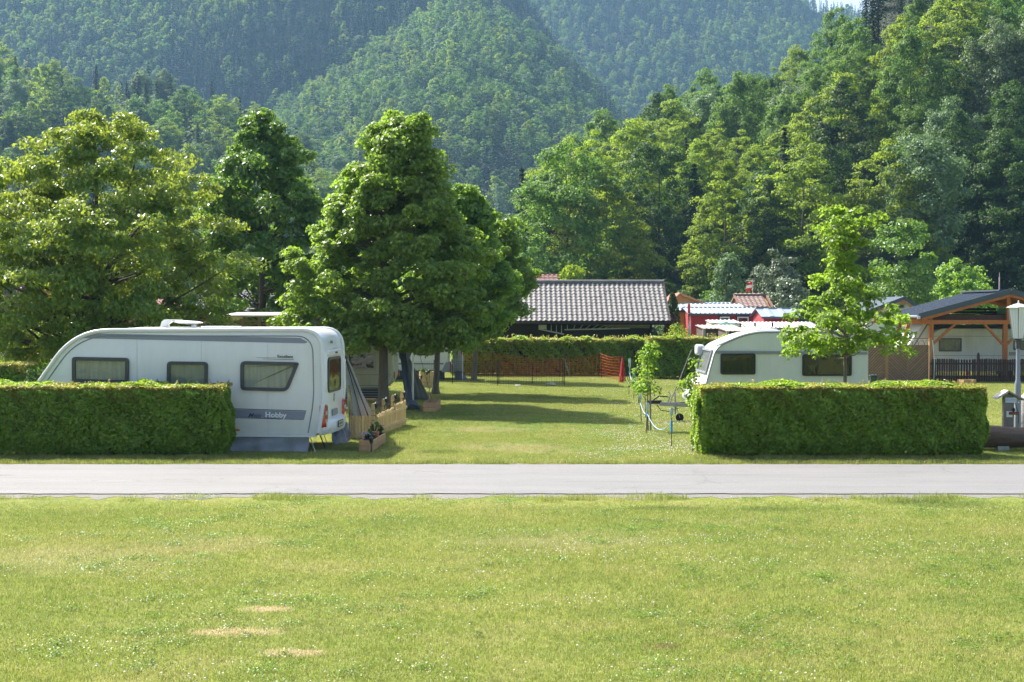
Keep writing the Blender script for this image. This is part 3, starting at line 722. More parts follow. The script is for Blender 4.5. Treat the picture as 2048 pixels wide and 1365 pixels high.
# rounder trees between the huts and the hill
def W2(px): return px
for (nm, lb, px, Yd, Ht, Rr, mt, zz, sd, cnt) in [
    ('maple_tree', 'round crowned green maple right of the young lime-green maple, before the dark wood', 1800, 96, 9.0, 2.6, MAPLE_D, 1.5, 110, 150),
    ('maple_tree', 'low spreading pale-green maple behind the timber carport', 1918, 100, 6.6, 2.5, MAPLE, 1.2, 111, 120),
    ('willow_tree', 'silvery grey-green tree behind the red hut', 1545, 112, 7.8, 2.3, SILVER, .8, 112, 110),
    ('willow_bush', 'silvery bush close above the brown tiled roof', 1590, 108, 5.6, 2.2, SILVER, .3, 113, 90),
    ('elder_bush', 'pale flowering shrub behind the orange and red huts', 1452, 116, 7.2, 1.7, LEAFC['ash'], .6, 114, 80),
    ('elder_bush', 'small rounded shrub above the orange gable', 1366, 112, 4.6, 1.6, LEAFC['ash'], .3, 115, 70),
    ('elder_bush', 'small pale shrub between the orange gable and the flag', 1405, 118, 4.3, 1.5, LEAFC['maple'], .3, 116, 60),
    ('apple_tree', 'low bright green tree crown peeping over the ridge of the tiled shed', 1140, 92, 5.5, 1.7, LEAFC['beech'], 1.4, 117, 80)]:
    near_tree(nm, lb, W(px, Yd), Yd, Ht, zz, [(0, .7), (.3, 1), (.65, .9), (.88, .55), (1, .15)], Rr, cnt, 70, .6, .22, .17, mt, .1, BARK, sd, limbs=30)
# cypress
r_ = np.random.default_rng(120); q = 3800
t = r_.random(q); a = r_.random(q) * 6.28; rr = .42 * np.sin(np.pi * np.clip(t * .85 + .12, 0, 1)) ** .6 * (.8 + .25 * r_.random(q))
P = np.column_stack([rr * np.cos(a), rr * np.sin(a), .1 + 3.75 * t]); N = unit(np.column_stack([np.cos(a), np.sin(a), .3 * np.ones(q)]) + r_.normal(size=(q, 3)) * .4)
V, T = leaf_cloud(P, N, .16, .06, r_, .05, 0, np.tile([0, 0, 1.0], (q, 1)))
o = empty('cypress', (W(1345, 73), 73, 0), 0, 'narrow dark columnar cypress at the right end of the tiled shed', 'tree')
link('foliage', tri_mesh('foliage', V, T, LEAFC['dark']), o); MB().tube([(0, 0, 0), (0, 0, 3.3)], [.07, .02], 6).build('trunk', BARK, o)

# ---------------------------------------------------------------- hedges
HEDGE = leafmat('hornbeam_leaf', (.075, .165, .018), (.25, .36, .05), (.42, .62, .04), .36, clump=1.6, perobj=.03)
SHOOT = leafmat('hedge_shoot_leaf', (.20, .25, .035), (.32, .27, .09), (.50, .50, .07), .42, clump=2.5, perobj=.03)
HEDGE_IN = M('hedge_core_stems', (.030, .028, .016), .95, var=.5, scale=8)  # for the stems and the added light-blocking core of the hedge
def hedge(label, x0, x1, y0, y1, h, n, L=.074, seed=1, top=.06, shoots=.35, foot=.1, wob=.05):
    r = np.random.default_rng(seed); o = empty('hedge', ((x0 + x1) / 2, (y0 + y1) / 2, 0), 0, label, 'hedge')
    hx, hy = (x1 - x0) / 2, (y1 - y0) / 2
    areas = np.array([2 * hx * h, 2 * hx * h * .5, 2 * hy * h, 2 * hy * h, 4 * hx * hy]); f = r.choice(5, n, p=areas / areas.sum())
    u = r.random(n) * 2 - 1; v = r.random(n); w_ = r.random(n) * 2 - 1
    P = np.zeros((n, 3)); N = np.zeros((n, 3))
    for k, (nx, ny) in enumerate([(0, -1), (0, 1), (-1, 0), (1, 0)]):
        s = f == k
        P[s] = np.column_stack([u[s] * hx if nx == 0 else np.full(s.sum(), nx * hx), w_[s] * hy if ny == 0 else np.full(s.sum(), ny * hy), foot + v[s] * (h - foot)])
        N[s] = (nx, ny, 0)
    s = f == 4; P[s] = np.column_stack([u[s] * hx, w_[s] * hy, np.full(s.sum(), h)]); N[s] = (0, 0, 1)
    # rounded upper edges and an uneven, bulging face
    ex = np.clip((np.abs(P[:, 0]) - hx + .12) / .12, 0, 1); ey = np.clip((np.abs(P[:, 1]) - hy + .12) / .12, 0, 1); ez = np.clip((P[:, 2] - h + .12) / .12, 0, 1)
    sh = .045 * (ex * ey + ey * ez + ex * ez); P -= np.sign(np.column_stack([P[:, 0], P[:, 1], P[:, 2]])) * sh[:, None]
    bul = wob * (np.sin(P[:, 0] * 2.3 + seed) * np.sin(P[:, 2] * 3.1 + P[:, 1] * 2) + .6 * np.sin(P[:, 0] * 6.1 + P[:, 2] * 5 + seed) + .5 * np.sin(P[:, 0] * 13 + P[:, 2] * 11 + P[:, 1] * 9))
    foot_in = np.clip(1 - P[:, 2] / .35, 0, 1) * .12
    P += N * (bul - r.random(n) ** 1.3 * .14 + .03 - foot_in)[:, None]
    NN = unit(N * .7 + np.array([-.1, 0, .6]) + r.normal(size=(n, 3)) * .65); sz = .65 + .6 * r.random(n)
    V, T = leaf_cloud(P, NN, L * sz, L * .66 * sz, r, .12, 0.0)
    link('foliage', tri_mesh('foliage', V, T, HEDGE), o)
    # fresh shoots on the top and upper edge
    k = int(n * shoots * .5); x = (r.random(k) * 2 - 1) * hx; y = (r.random(k) * 2 - 1) * hy; y = np.where(r.random(k) < .3, -hy + r.random(k) * .05, y)
    hs = top * (.6 + .4 * np.sin(x * 5.3 + seed) * np.sin(x * 1.9) + .35 * r.random(k)); z = h - .02 + r.random(k) * np.maximum(hs, .015) - np.where(y < -hy + .06, r.random(k) ** 2 * .30, 0)
    P = np.column_stack([x, y, z]); NN = unit(np.array([0, -.25, .8]) + r.normal(size=(k, 3)) * .55)
    V, T = leaf_cloud(P, NN, L * .85 * (.6 + .5 * r.random(k)), L * .5, r, .15, 0)
    q = int(2 * hx * 16); vs = []; ts = []   # leggy sprigs
    for i in range(q):
        bx = r.uniform(-hx, hx); by = r.uniform(-hy, hy) * .95; ln = r.uniform(.05, .17) * top / .07; lx, ly = r.normal(0, .35, 2)
        kk = 9; tt = r.random(kk)
        vs.append(np.column_stack([bx + lx * ln * tt, by + ly * ln * tt, h + ln * tt])); 
    P2 = np.vstack(vs); V2, T2 = leaf_cloud(P2, unit(np.array([0, -.2, .6]) + r.normal(size=(len(P2), 3)) * .6), L * .7, L * .4, r, .15, -.5)
    link('new_shoots', tri_mesh('new_shoots', np.vstack([V, V2]), np.vstack([T, T2 + len(V)]), SHOOT), o)
    m = MB(); m.box(-hx + .17, hx - .17, -hy + .17, hy - .17, .15, h - .12)  # inner dark box, added to block light through the foliage
    for i in range(int(2 * hx / .22)):
        bx = -hx + .15 + i * .22; by = r.uniform(-hy * .5, hy * .5); m.tube([(bx, by, 0), (bx + r.normal() * .04, by, .35)], [.022, .018], 5)
    m.build('stems', HEDGE_IN, o)  # stems and the added blocking box in one mesh
    return o
hy0 = 28.75
hedge('clipped hornbeam hedge in front of the big white caravan, lower left', W(-330, hy0), W(441, 28.6), hy0, hy0 + 1.15, 1.43, 105000, seed=201, wob=.05)
hedge('clipped hornbeam hedge in front of the second white caravan, lower right', W(1402, 28.5), W(1976, 28.6), hy0 - .1, hy0 + 1.15, 1.43, 100000, seed=202, wob=.05)
hedge('long hedge running below the tiled shed behind the orange netting', W(905, 66), W(1296, 66), 64.6, 66.3, 1.62, 42000, L=.12, seed=203, top=.12, shoots=.4, wob=.1)
hedge('hedge behind the nose of the second white caravan, right of the tiled shed', W(1290, 63), W(1560, 63), 61.6, 63.2, 1.72, 34000, L=.11, seed=204, top=.12, shoots=.5, wob=.1)
hedge('lower pale hedge behind the far left end of the front hedge', W(-260, 36), W(66, 36), 35.4, 36.6, 1.62, 26000, L=.08, seed=205, top=.1, shoots=.8, wob=.08)
hedge('tall dark hedge under the walnut at the left edge', W(-320, 46), W(92, 46), 46, 47.6, 2.1, 26000, L=.10, seed=206, top=.05, shoots=.03, wob=.1)

def bush(name, label, x, y, h, r0, n, mt, seed, L=.08, W_=.05, cat='shrub', z=0, flat=.8):
    r = np.random.default_rng(seed); o = empty(name, (x, y, z), 0, label, cat)
    Cc, V, T = leaf_tree(r, h, .05, [(0, .6), (.3, 1), (.7, .85), (1, .3)], r0, max(6, n // 60), 60, r0 * .35, L, W_, flat)
    link('foliage', tri_mesh('foliage', V, T, mt), o)
    m = MB()
    for i in range(8):
        a = r.random() * 6.28; m.tube([(0, 0, 0), (r0 * .3 * math.cos(a), r0 * .3 * math.sin(a), h * .5), (r0 * .5 * math.cos(a), r0 * .5 * math.sin(a), h * .8)], [.02, .012, .004], 4)
    m.build('stems', BARK, o); return o
PURPLE = leafmat('purple_leaf', (.075, .028, .045), (.13, .055, .075), (.2, .05, .08), .3)
PINK = M('pink_petal', (.50, .16, .30), .6, var=.3)
bush('smoke_bush', 'dark purple leaved bush left of the orange hut', W(1343, 71), 71, 2.9, .8, 2600, PURPLE, 301)
bush('green_bush', 'light green bush on the hedge line left of the closed parasol', W(1352, 66), 66, 2.25, 1.1, 4200, LEAFC['beech'], 302)
bush('rose_bush', 'dark bush with a pink bloom left of the big white caravan', W(74, 34), 34, 1.85, .45, 3200, LEAFC['dark'], 303)
bush('purple_plum', 'dark purple shrub half hidden behind the walnut at the left edge', W(5, 52), 52, 5.2, 1.3, 5200, PURPLE, 304)
bush('laurel_bush', 'leafy shrub under the walnut left of the big white caravan', W(60, 43), 43, 2.9, 1.2, 6500, LEAFC['maple'], 305)

# saplings between the two pitches
def sapling(label, px, Y, H, z0, R0, n, seed, stake=True, lean=0.0):
    r = np.random.default_rng(seed); o = empty('sapling', (W(px, Y), Y, 0), 0, label, 'tree')
    Cc, V, T = leaf_tree(r, H, z0, [(0, .5), (.3, 1), (.6, .8), (1, .2)], R0, max(8, n // 40), 40, .16, .075, .05, .9)
    link('crown', tri_mesh('crown', V, T, YOUNG), o)
    m, pts = trunk_mb(r, H * .9, .016, n=6); lm = limb_mb(r, pts, Cc, .02, 16, H, 4); m.add(lm.v, lm.f); m.build('trunk', BARK_PALE, o)
    if stake: MB().tube([(.07, -.04, 0), (.05 + lean, -.03, H * .52)], .022, 6).build('stake', M('stake_wood', (.22, .18, .13), .85), o)
    return o
sapling('staked sapling with fresh leaves standing by the bottle stakes', 1296, 35.2, 2.35, .95, .38, 1050, 311)
sapling('thin staked sapling beside the left end of the right hedge', 1387, 30.0, 1.95, 1.1, .25, 460, 312, lean=.03)
sapling('thin sapling farther back between the orange netting and the drawbar', 1278, 45.5, 1.7, .3, .28, 500, 313, stake=False)
# ---------------------------------------------------------------- caravans
CW = M('caravan_white', (.71, .72, .70), .32, var=.03, scale=.6, dirt=(.42, .44, .38), dirt_amt=.22, spec=.5, coat=.3)
CW2 = M('caravan_ivory', (.60, .63, .58), .42, var=.04, scale=.6, dirt=(.38, .42, .33), dirt_amt=.35)
CW3 = M('caravan_old_white', (.62, .63, .57), .5, var=.05, scale=.8, dirt=(.33, .32, .24), dirt_amt=.5)
CBEIGE = M('caravan_beige', (.50, .49, .38), .45, var=.05, scale=.8, dirt=(.28, .27, .2), dirt_amt=.35)
TRIM = M('trim_white', (.70, .71, .71), .3, var=.03, spec=.5)
TRIMG = M('trim_grey', (.22, .235, .26), .45, var=.08)
GREY = M('stripe_grey', (.215, .235, .285), .4, var=.05)
DGREY = M('window_frame_grey', (.055, .058, .065), .42, var=.15)
BLACK = M('black_plastic', (.014, .014, .016), .45, var=.2)
SILV = M('aluminium', (.55, .56, .57), .35, metal=.8, var=.08)
STEEL = M('galvanised_steel', (.34, .35, .36), .5, metal=.75, var=.2, scale=9)
REDL = M('lamp_red', (.42, .012, .012), .15, var=.2, scale=14, spec=.7, coat=1)
ORL = M('lamp_amber', (.60, .16, .01), .18, var=.1, coat=1)
CLEARL = M('lamp_clear', (.62, .64, .66), .12, var=.1, coat=1)
RUBBER = M('rubber', (.018, .018, .018), .8, var=.2)
SKIRT = M('skirt_canvas', (.225, .24, .265), .6, var=.12, scale=2.5, bmp=.25, bscale=20)
NAVY = M('navy_print', (.015, .025, .12), .45, var=.05)
DKTXT = M('dark_print', (.03, .035, .05), .45, var=.05)
LTXT = M('light_print', (.72, .73, .74), .4, var=.03)
ABS = M('roof_hatch_white', (.74, .74, .71), .45, var=.05)
def curtain_mat(name, a, b_):
    m, n, b, o = newmat(name); tc = nd(n, 'ShaderNodeTexCoord')
    c = ramp(n, noise(n, mapping(n, tc.outputs['Object'], (9, 1, .8)), 1.5, 4), [(.3, a), (.7, b_)])
    n.links.new(c, b.inputs['Base Color']); b.inputs['Roughness'].default_value = .9; return m
CURT = curtain_mat('curtain_sage', (.52, .49, .52), (.78, .75, .77))
CURT_D = curtain_mat('curtain_brown', (.035, .028, .025), (.085, .068, .060))
CURT_M = curtain_mat('curtain_mauve', (.25, .21, .22), (.42, .38, .38))
m, n, b, o = newmat('acrylic_pane')
gl = nd(n, 'ShaderNodeBsdfGlossy'); gl.inputs['Roughness'].default_value = .04
tp = nd(n, 'ShaderNodeBsdfTransparent'); tp.inputs[0].default_value = (.80, .83, .80, 1)
lw = nd(n, 'ShaderNodeLayerWeight'); lw.inputs[0].default_value = .25
tc = nd(n, 'ShaderNodeTexCoord'); bp = nd(n, 'ShaderNodeBump'); bp.inputs['Strength'].default_value = .25; bp.inputs['Distance'].default_value = .05
n.links.new(noise(n, tc.outputs['Object'], 2.2, 2), bp.inputs['Height']); n.links.new(bp.outputs[0], gl.inputs['Normal'])
f = math_(n, 'MULTIPLY_ADD', lw.outputs['Facing'], .45, .035)
mx = nd(n, 'ShaderNodeMixShader'); n.links.new(f, mx.inputs[0]); n.links.new(tp.outputs[0], mx.inputs[1]); n.links.new(gl.outputs[0], mx.inputs[2]); n.links.new(mx.outputs[0], o.inputs[0])
PANE = m

def rrect(x0, x1, z0, z1, r, n=4):
    rs = r if hasattr(r, '__len__') else [r] * 4
    out = []
    for (cx, cz, a0), q in zip([(x1, z1, 0), (x0, z1, 90), (x0, z0, 180), (x1, z0, 270)], rs):
        sx = -1 if cx == x1 else 1; sz = -1 if cz == z1 else 1
        for k in range(n + 1):
            a = R(a0 + 90 * k / n); out.append((cx + sx * q + q * math.cos(a), cz + sz * q + q * math.sin(a)))
    return out
def rpoly(pts, r, n=4):
    """polygon with rounded corners"""
    out = []; m = len(pts)
    rs = r if hasattr(r, '__len__') else [r] * m
    for i in range(m):
        p = Vector((*pts[i], 0)); a = (Vector((*pts[i - 1], 0)) - p); b_ = (Vector((*pts[(i + 1) % m], 0)) - p)
        rr = min(rs[i], a.length * .49, b_.length * .49)
        if rr < 1e-4: out.append(pts[i]); continue
        A = p + a.normalized() * rr; B = p + b_.normalized() * rr
        for k in range(n + 1):
            t = k / n; q = A * (1 - t) ** 2 + p * 2 * t * (1 - t) + B * t * t; out.append((q.x, q.y))
    return out
def inset(poly, d):
    n = len(poly); out = []
    area = sum(poly[i][0] * poly[(i + 1) % n][1] - poly[(i + 1) % n][0] * poly[i][1] for i in range(n)); s = 1 if area > 0 else -1
    for i in range(n):
        p0, p1, p2 = poly[i - 1], poly[i], poly[(i + 1) % n]
        e1 = Vector((p1[0] - p0[0], p1[1] - p0[1])); e2 = Vector((p2[0] - p1[0], p2[1] - p1[1]))
        if e1.length < 1e-6: e1 = e2
        if e2.length < 1e-6: e2 = e1
        e1.normalize(); e2.normalize()
        nn = Vector((-e1.y - e2.y, e1.x + e2.x)); l = nn.length
        nn = nn / l if l > 1e-6 else Vector((-e1.y, e1.x)); c = max(.5, nn.dot(Vector((-e1.y, e1.x))))
        out.append((p1[0] + nn.x * d / c * s, p1[1] + nn.y * d / c * s))
    return out
SIDE = lambda y: (lambda u, v, a: (u, y - a, v))          # outwards = towards -y
ENDR = lambda x: (lambda u, v, a: (x + a, u, v))          # outwards = +x, u runs along y
def body(root, name, prof, wd, mt, edge=.07, y0=0.0):
    secs = []
    for y, d in [(0, edge), (.012, edge * .45), (.05, .01), (.09, 0), (wd - .09, 0), (wd - .05, .01), (wd - .012, edge * .45), (wd, edge)]:
        secs.append([(u, y0 + y, v) for u, v in inset(prof, d)])
    return MB().loft(secs).build(name, mt, root, smooth=35)
def window(root, poly, mp, fw=.05, proud=.035, fmat=None, cmat=None, frame_name='window', seed=0, fold=True):
    fr = MB().ring(poly, inset(poly, fw), -.01, proud, mp).build('window', fmat or DGREY, root, smooth=40)
    i2 = inset(poly, fw * .9)
    MB().prism(i2, proud * .35, proud * .55, mp).build('pane', PANE, fr)
    xs = [p[0] for p in i2]; zs = [p[1] for p in i2]
    MB().prism(inset(poly, fw * .85), .002, .006, mp).build('curtain', cmat or CURT, fr)
    return fr
def text(root, s, mt, size, place, shear=0.0, name='lettering', bold=0.0, squeeze=1.0, ex=.002):
    cu = bpy.data.curves.new('t', 'FONT'); cu.body = s; cu.size = size; cu.extrude = ex; cu.shear = shear; cu.offset = bold; cu.resolution_u = 3
    t = bpy.data.objects.new('t', cu); me = bpy.data.meshes.new_from_object(t)
    for v in me.vertices:
        v.co = Vector(place(v.co.x * squeeze, v.co.y, v.co.z))
    me.materials.clear(); me.materials.append(mt); bpy.data.objects.remove(t)
    return link(name, me, root)
def wheel(root, x, y, r=.32, wd=.19):
    t = MB().lathe([(r * .55, -wd / 2), (r * .93, -wd / 2), (r, -wd * .3), (r, wd * .3), (r * .93, wd / 2), (r * .55, wd / 2)], n=24)
    t.v = [(v[0] + x, v[2] + y, v[1] + r) for v in t.v]; o = t.build('wheel', RUBBER, root, smooth=40)
    q = MB().lathe([(.02, -wd * .42), (r * .3, -wd * .42), (r * .5, -wd * .3), (r * .56, -wd * .45), (r * .56, wd * .3), (.02, wd * .3)], n=18)
    q.v = [(v[0] + x, v[2] + y, v[1] + r) for v in q.v]; q.build('rim', STEEL, o, smooth=40)

# ----- the big white caravan on the left; local x runs along its side, origin under its rear near corner
Yb = 30.0; yaw = R(-4.2)
rt = empty('caravan', (W(640, Yb), Yb, 0), yaw, 'big white caravan with grey stripes and three side windows behind the left hedge', 'caravan')
S_ = 94.5
hs = lambda px: (px - 640) / S_ / .995
hz = lambda py, px=500: 3 - (py - 620) / (S_ + .0) * (1 + (px - 640) * -.000028)
prof = rpoly([(-5.72, .33), (-.06, .33), (.08, 1.1), (.02, 2.585), (-5.30, 2.565), (-6.20, 1.32), (-6.20, .62)], [.05, .08, .5, .42, .95, .3, .2], 8)
body(rt, 'body', prof, 2.25, CW, .05)
# thick white edge rails along the roof line, both sides
def rail(y, sgn):
    pts = rpoly([(-6.18, .9), (-6.20, 1.32), (-5.30, 2.56), (.03, 2.58), (.08, 1.1), (-.04, .4)], [0, .3, .95, .42, .5, 0], 8)
    m = MB(); m.tube([(u, y, v) for u, v in pts], .045, 8); return m
rail(-.005, 1).build('edge_rail', TRIM, rt, smooth=60); rail(2.255, -1).build('edge_rail', TRIM, rt, smooth=60)
ip = inset(prof, .11)
seam = [(p[0], -.004, p[1]) for p in rpoly([(-5.9, .9), (-6.04, 1.32), (-5.22, 2.45), (-.16, 2.45), (-.13, 1.1), (-.26, .40)], [0, .3, .85, .36, .5, 0], 8)]
MB().tube(seam, .012, 6).build('panel_seam', TRIMG, rt, smooth=60)
# side panel inside the seam, ribbed very slightly by vertical joints
for u in (-3.95, -2.55, -1.12):
    MB().box(u - .004, u + .004, -.006, -.002, .36, 2.42).build('panel_joint', M('joint', (.55, .57, .57), .5), rt)
# grey band under the roof and the belt band
MB().prism(rpoly([(-5.05, 2.43), (-4.9, 2.50), (-.42, 2.41), (-.26, 2.32), (-.32, 2.295), (-5.2, 2.40)], .02, 2), .003, .008, SIDE(0)).build('roof_stripe', GREY, rt)
MB().prism([(-5.7, .985), (-.30, .855), (-.345, .695), (-5.62, .80)], .003, .008, SIDE(0)).build('belt_stripe', GREY, rt)
MB().prism([(-5.7, 1.005), (-.29, .875), (-.30, .862), (-5.7, .993)], .003, .009, SIDE(0)).build('belt_line', NAVY, rt)
MB().prism([(-5.62, .795), (-.345, .69), (-.35, .68), (-5.62, .785)], .003, .009, SIDE(0)).build('belt_line', NAVY, rt)
# windows
wl = rpoly([(hs(136), 1.45), (hs(252), 1.43), (hs(253), 1.98), (hs(136), 2.00)], .08); window(rt, wl, SIDE(0), .075, .05, None, CURT)
wm_ = rpoly([(hs(330), 1.30), (hs(413), 1.29), (hs(414), 1.90), (hs(331), 1.91)], .09); window(rt, wm_, SIDE(0), .07, .05, None, curtain_mat('blind_grey', (.42, .44, .45), (.55, .57, .57)))
wr_ = rpoly([(hs(480), 1.30), (hs(575), 1.275), (hs(598), 1.87), (hs(595), 1.895), (hs(480), 1.92)], [.09, .12, .03, .1, .12]); window(rt, wr_, SIDE(0), .07, .055, None, CURT)
# lettering
pl = lambda x0, z0, sl=-.022: (lambda a, b_, c: (x0 + a, -.011 - c, z0 + b_ + a * sl))
text(rt, 'Excellent', DKTXT, .088, pl(hs(554), 1.99), bold=.0015, squeeze=1.05)
MB().prism([(hs(512), 1.995), (hs(552), 1.99), (hs(552), 1.983), (hs(512), 1.99)], .003, .008, SIDE(0)).build('underline', DKTXT, rt)
MB().prism([(hs(524), 1.967), (hs(587), 1.955), (hs(587), 1.944), (hs(524), 1.962)], .003, .008, SIDE(0)).build('underline', DKTXT, rt)
text(rt, 'Hobby', LTXT, .15, pl(hs(529), .735), bold=.004, squeeze=1.12)
# small serifs on the capital H, b, b and y
m = MB()
for q in (0.012, .085):
    for zz in (0, .10): m.box(hs(529) + q - .012, hs(529) + q + .032, -.0135, -.011, .735 + zz - q * .022, .745 + zz - q * .022)
m.build('serif', LTXT, rt)
text(rt, 'Mein', NAVY, .12, pl(hs(494), .735), shear=.45, squeeze=1.15, bold=.001)
m = MB(); m.tube([(hs(494 + 2 * i), -.010, .722 + .012 * math.sin(i * .75) - i * .0007) for i in range(34)], .004, 4); m.build('script_flourish', NAVY, rt)
# lower rail, marker lamp, canvas skirt
MB().box(-5.7, -.08, -.03, -.001, .315, .352).build('floor_rail', TRIM, rt)
m = MB(); m.lathe([(.001, .02), (.035, .016), (.045, 0)], n=16); m.v = [(v[0] * 1.15 + hs(473.5), -v[2] - .002, v[1] * .62 + .455) for v in m.v]; m.build('marker_lamp', ORL, rt, smooth=60)
def skf(u, v):
    x = -5.75 + u * 5.51; d = .035 * math.sin(x * 7) * v + .02 * math.sin(x * 17 + 1) * v + .025 * math.sin(x * 3.1 + v * 5)
    return (x, .02 - .10 * v ** 1.5 + d, .345 - (.345 + .0) * v + .004)
MB().grid(skf, 140, 8).build('skirt', SKIRT, rt, smooth=180)
wheel(rt, -2.75, .15)
# rear face
rx = .055
MB().loft([[(.02, y, z) for y, z in rrect(.04, 2.21, .45, 2.15, .12)], [(.065, y, z) for y, z in rrect(.08, 2.17, .5, 2.1, .14)]]).build('rear_panel', TRIM, rt, smooth=50)
w_ = rrect(.44, 1.80, 1.22, 1.98, .14); window(rt, w_, ENDR(.07), .05, .03, DGREY, M('dark_interior', (.02, .025, .02), .5))
MB().loft([[(.06, y, z) for y, z in rrect(.38, 1.86, 2.02, 2.14, .04)], [(.12, y, z) for y, z in rrect(.42, 1.82, 2.03, 2.12, .04)]]).build('rear_ledge', TRIM, rt, smooth=50)
MB().loft([[(.11, y, z) for y, z in rrect(1.02, 1.26, 2.05, 2.10, .02)], [(.135, y, z) for y, z in rrect(1.04, 1.24, 2.055, 2.095, .02)]]).build('brake_lamp', REDL, rt)
for y0, y1, ys in ((-.012, .24, 1), (2.02, 2.262, -1)):
    lp = MB().loft([[(-.01, y, z) for y, z in rrect(y0, y1, .47, 1.03, .09)], [(.12, y, z) for y, z in rrect(y0 + .03, y1 - .02, .52, .99, .08)]]).build('rear_light', REDL, rt, smooth=50)
    MB().box(.05, .128, y0 + .03, y1 - .02, .78, .86).build('reversing_lens', CLEARL, lp)
# corner part of the rear light visible from the side
# bumper
bs = []
for y, ex in ((.0, -.03), (.05, .09), (.3, .17), (1.1, .21), (1.95, .17), (2.2, .09), (2.25, -.03)):
    bs.append([(0 + a * 1.0 + ex * k, y, z) for a, k, z in ((-.02, 0, .34), (0, .8, .36), (.0, 1.0, .48), (0, 1.0, .60), (0, .6, .66), (-.02, 0, .68))])
MB().loft(bs).build('bumper', TRIM, rt, smooth=60)
MB().prism(rrect(.86, 1.42, .70, .84, .02), 0, .02, ENDR(.075)).build('rear_stripe', GREY, rt)
np_ = MB().prism(rrect(.88, 1.38, .47, .58, .01), 0, .012, ENDR(.205)).build('number_plate', M('plate_white', (.62, .62, .6), .4), rt)
m = MB()
for k, (a_, h_) in enumerate([(.92, .06), (.955, .05), (1.02, .055), (1.06, .06), (1.10, .05), (1.15, .06), (1.20, .055), (1.25, .05), (1.30, .06)]): m.prism([(a_, .497), (a_ + .022, .497), (a_ + .022, .497 + h_), (a_, .497 + h_)], 0, .002, ENDR(.2175))
m.build('plate_print', DKTXT, np_)
MB().ring(rrect(.86, 1.40, .455, .595, .015), rrect(.885, 1.375, .475, .575, .01), 0, .016, ENDR(.205)).build('plate_frame', BLACK, rt)
text(rt, 'Hobby', DKTXT, .10, lambda a, b_, c: (.062 + .25 * max(0, 0) + c - .02 * 0, .75 + a * 1.1, 2.28 + b_), name='rear_lettering')
m = MB(); m.prism([(1.08, 1.02), (1.13, 1.00), (1.16, 1.04), (1.15, 1.10), (1.18, 1.15), (1.13, 1.18), (1.10, 1.13), (1.11, 1.08)], 0, .006, ENDR(.068)); m.build('emblem', DKTXT, rt)
# roof fittings: folded dish, hatch, vent
def rz(x): return 2.580
m = MB(); m.loft([[(x * s_ + cx_, y * s_ + .95, z_) for x, y in rrect(-.62, .62, -.4, .4, .15)] for s_, cx_, z_ in ((1, -3.35, 2.545), (.98, -3.35, 2.600), (.75, -3.30, 2.625))]); m.build('roof_fairing', ABS, rt, smooth=50)
dish = MB(); dish.lathe([(.001, -.03), (.17, -.015), (.30, .02), (.305, .03), (.17, .0), (.001, -.012)], n=28)
Mr = Matrix.Translation((-3.10, .75, 2.720)) @ Matrix.Rotation(R(4), 4, 'Y') @ Matrix.Rotation(R(3), 4, 'X') @ Matrix.Diagonal((1.15, .9, 1, 1))
dish.v = [tuple(Mr @ Vector(v)) for v in dish.v]; dish.build('satellite_dish', TRIM, rt, smooth=50)
m = MB(); m.prism([(-3.68, 2.585), (-3.46, 2.585), (-3.50, 2.685), (-3.38, 2.765), (-3.18, 2.765), (-3.18, 2.785), (-3.58, 2.790), (-3.64, 2.745)], -.06, .06, lambda u, v, a: (u, .75 + a, v)); m.build('dish_arm', ABS, rt, bevel=.01)
m = MB(); m.loft([[(x * s_ - 2.38, y * s_ + .9, z_) for x, y in rrect(-.42, .42, -.35, .35, .12)] for s_, z_ in ((1, 2.565), (1, 2.610), (.93, 2.645))]); hb = m.build('roof_hatch', ABS, rt, smooth=50)
for u in (-2.665, -2.525, -2.28, -2.12): MB().box(u - .03, u + .03, .545, .553, 2.580, 2.605).build('hatch_vent', DGREY, hb)
MB().lathe([(.04, 0), (.04, .09), (.055, .09), (.055, .11), (.01, .12)], (-2.92, .7, 2.565), 14).build('flue_cap', TRIM, rt, smooth=40)
m = MB(); m.loft([[(x * s_ - 5.0 + .9, y * s_ + 1.2, z_) for x, y in rrect(-.4, .4, -.4, .4, .12)] for s_, z_ in ((1, 2.525), (.9, 2.605))]); m.build('roof_hatch', ABS, rt, smooth=50)
# jumble of stays and a hose under the rear
m = MB(); m.tube([(-.12, .5, .34), (.02, .45, .01)], .014, 6); m.tube([(-.12, 1.75, .34), (.05, 1.8, .01)], .014, 6); m.build('corner_steady', RUBBER, rt)

# ----- second white caravan (right) with drawbar
Yc = 37.2; s2 = F / Yc
rt2 = empty('caravan', (W(1408, Yc), Yc, 0), R(.6), 'white caravan with black framed windows behind the right hedge, drawbar on its left', 'caravan')
hx2 = lambda px: (px - 1408) / s2
zz2 = lambda py: Z(py, Yc)
prof2 = rpoly([(.10, .42), (4.22, .42), (4.30, 1.0), (4.28, 2.42), (1.2, 2.43), (.30, 2.02), (-.02, .85)], [.25, .1, .2, .12, .5, .22, .35], 7)
body(rt2, 'body', prof2, 2.2, CW2, .03)
MB().prism(rpoly([(.335, 1.935), (4.29, 1.90), (4.29, 1.83), (.30, 1.86)], .01, 2), .003, .03, SIDE(0)).build('belt_moulding', TRIMG, rt2, bevel=.005)
MB().tube([(u, -.004, v) for u, v in rpoly([(.02, .62), (.0, .85), (.32, 2.02), (1.2, 2.41), (4.26, 2.405)], [0, .35, .22, .5, 0], 7)], .016, 6).build('edge_seam', TRIMG, rt2, smooth=60)
MB().tube([(u, 0.01, v + .02) for u, v in rpoly([(.32, 2.04), (1.2, 2.42), (4.27, 2.42)], [0, .5, 0], 7)], .03, 6).build('edge_rail', TRIM, rt2, smooth=60)
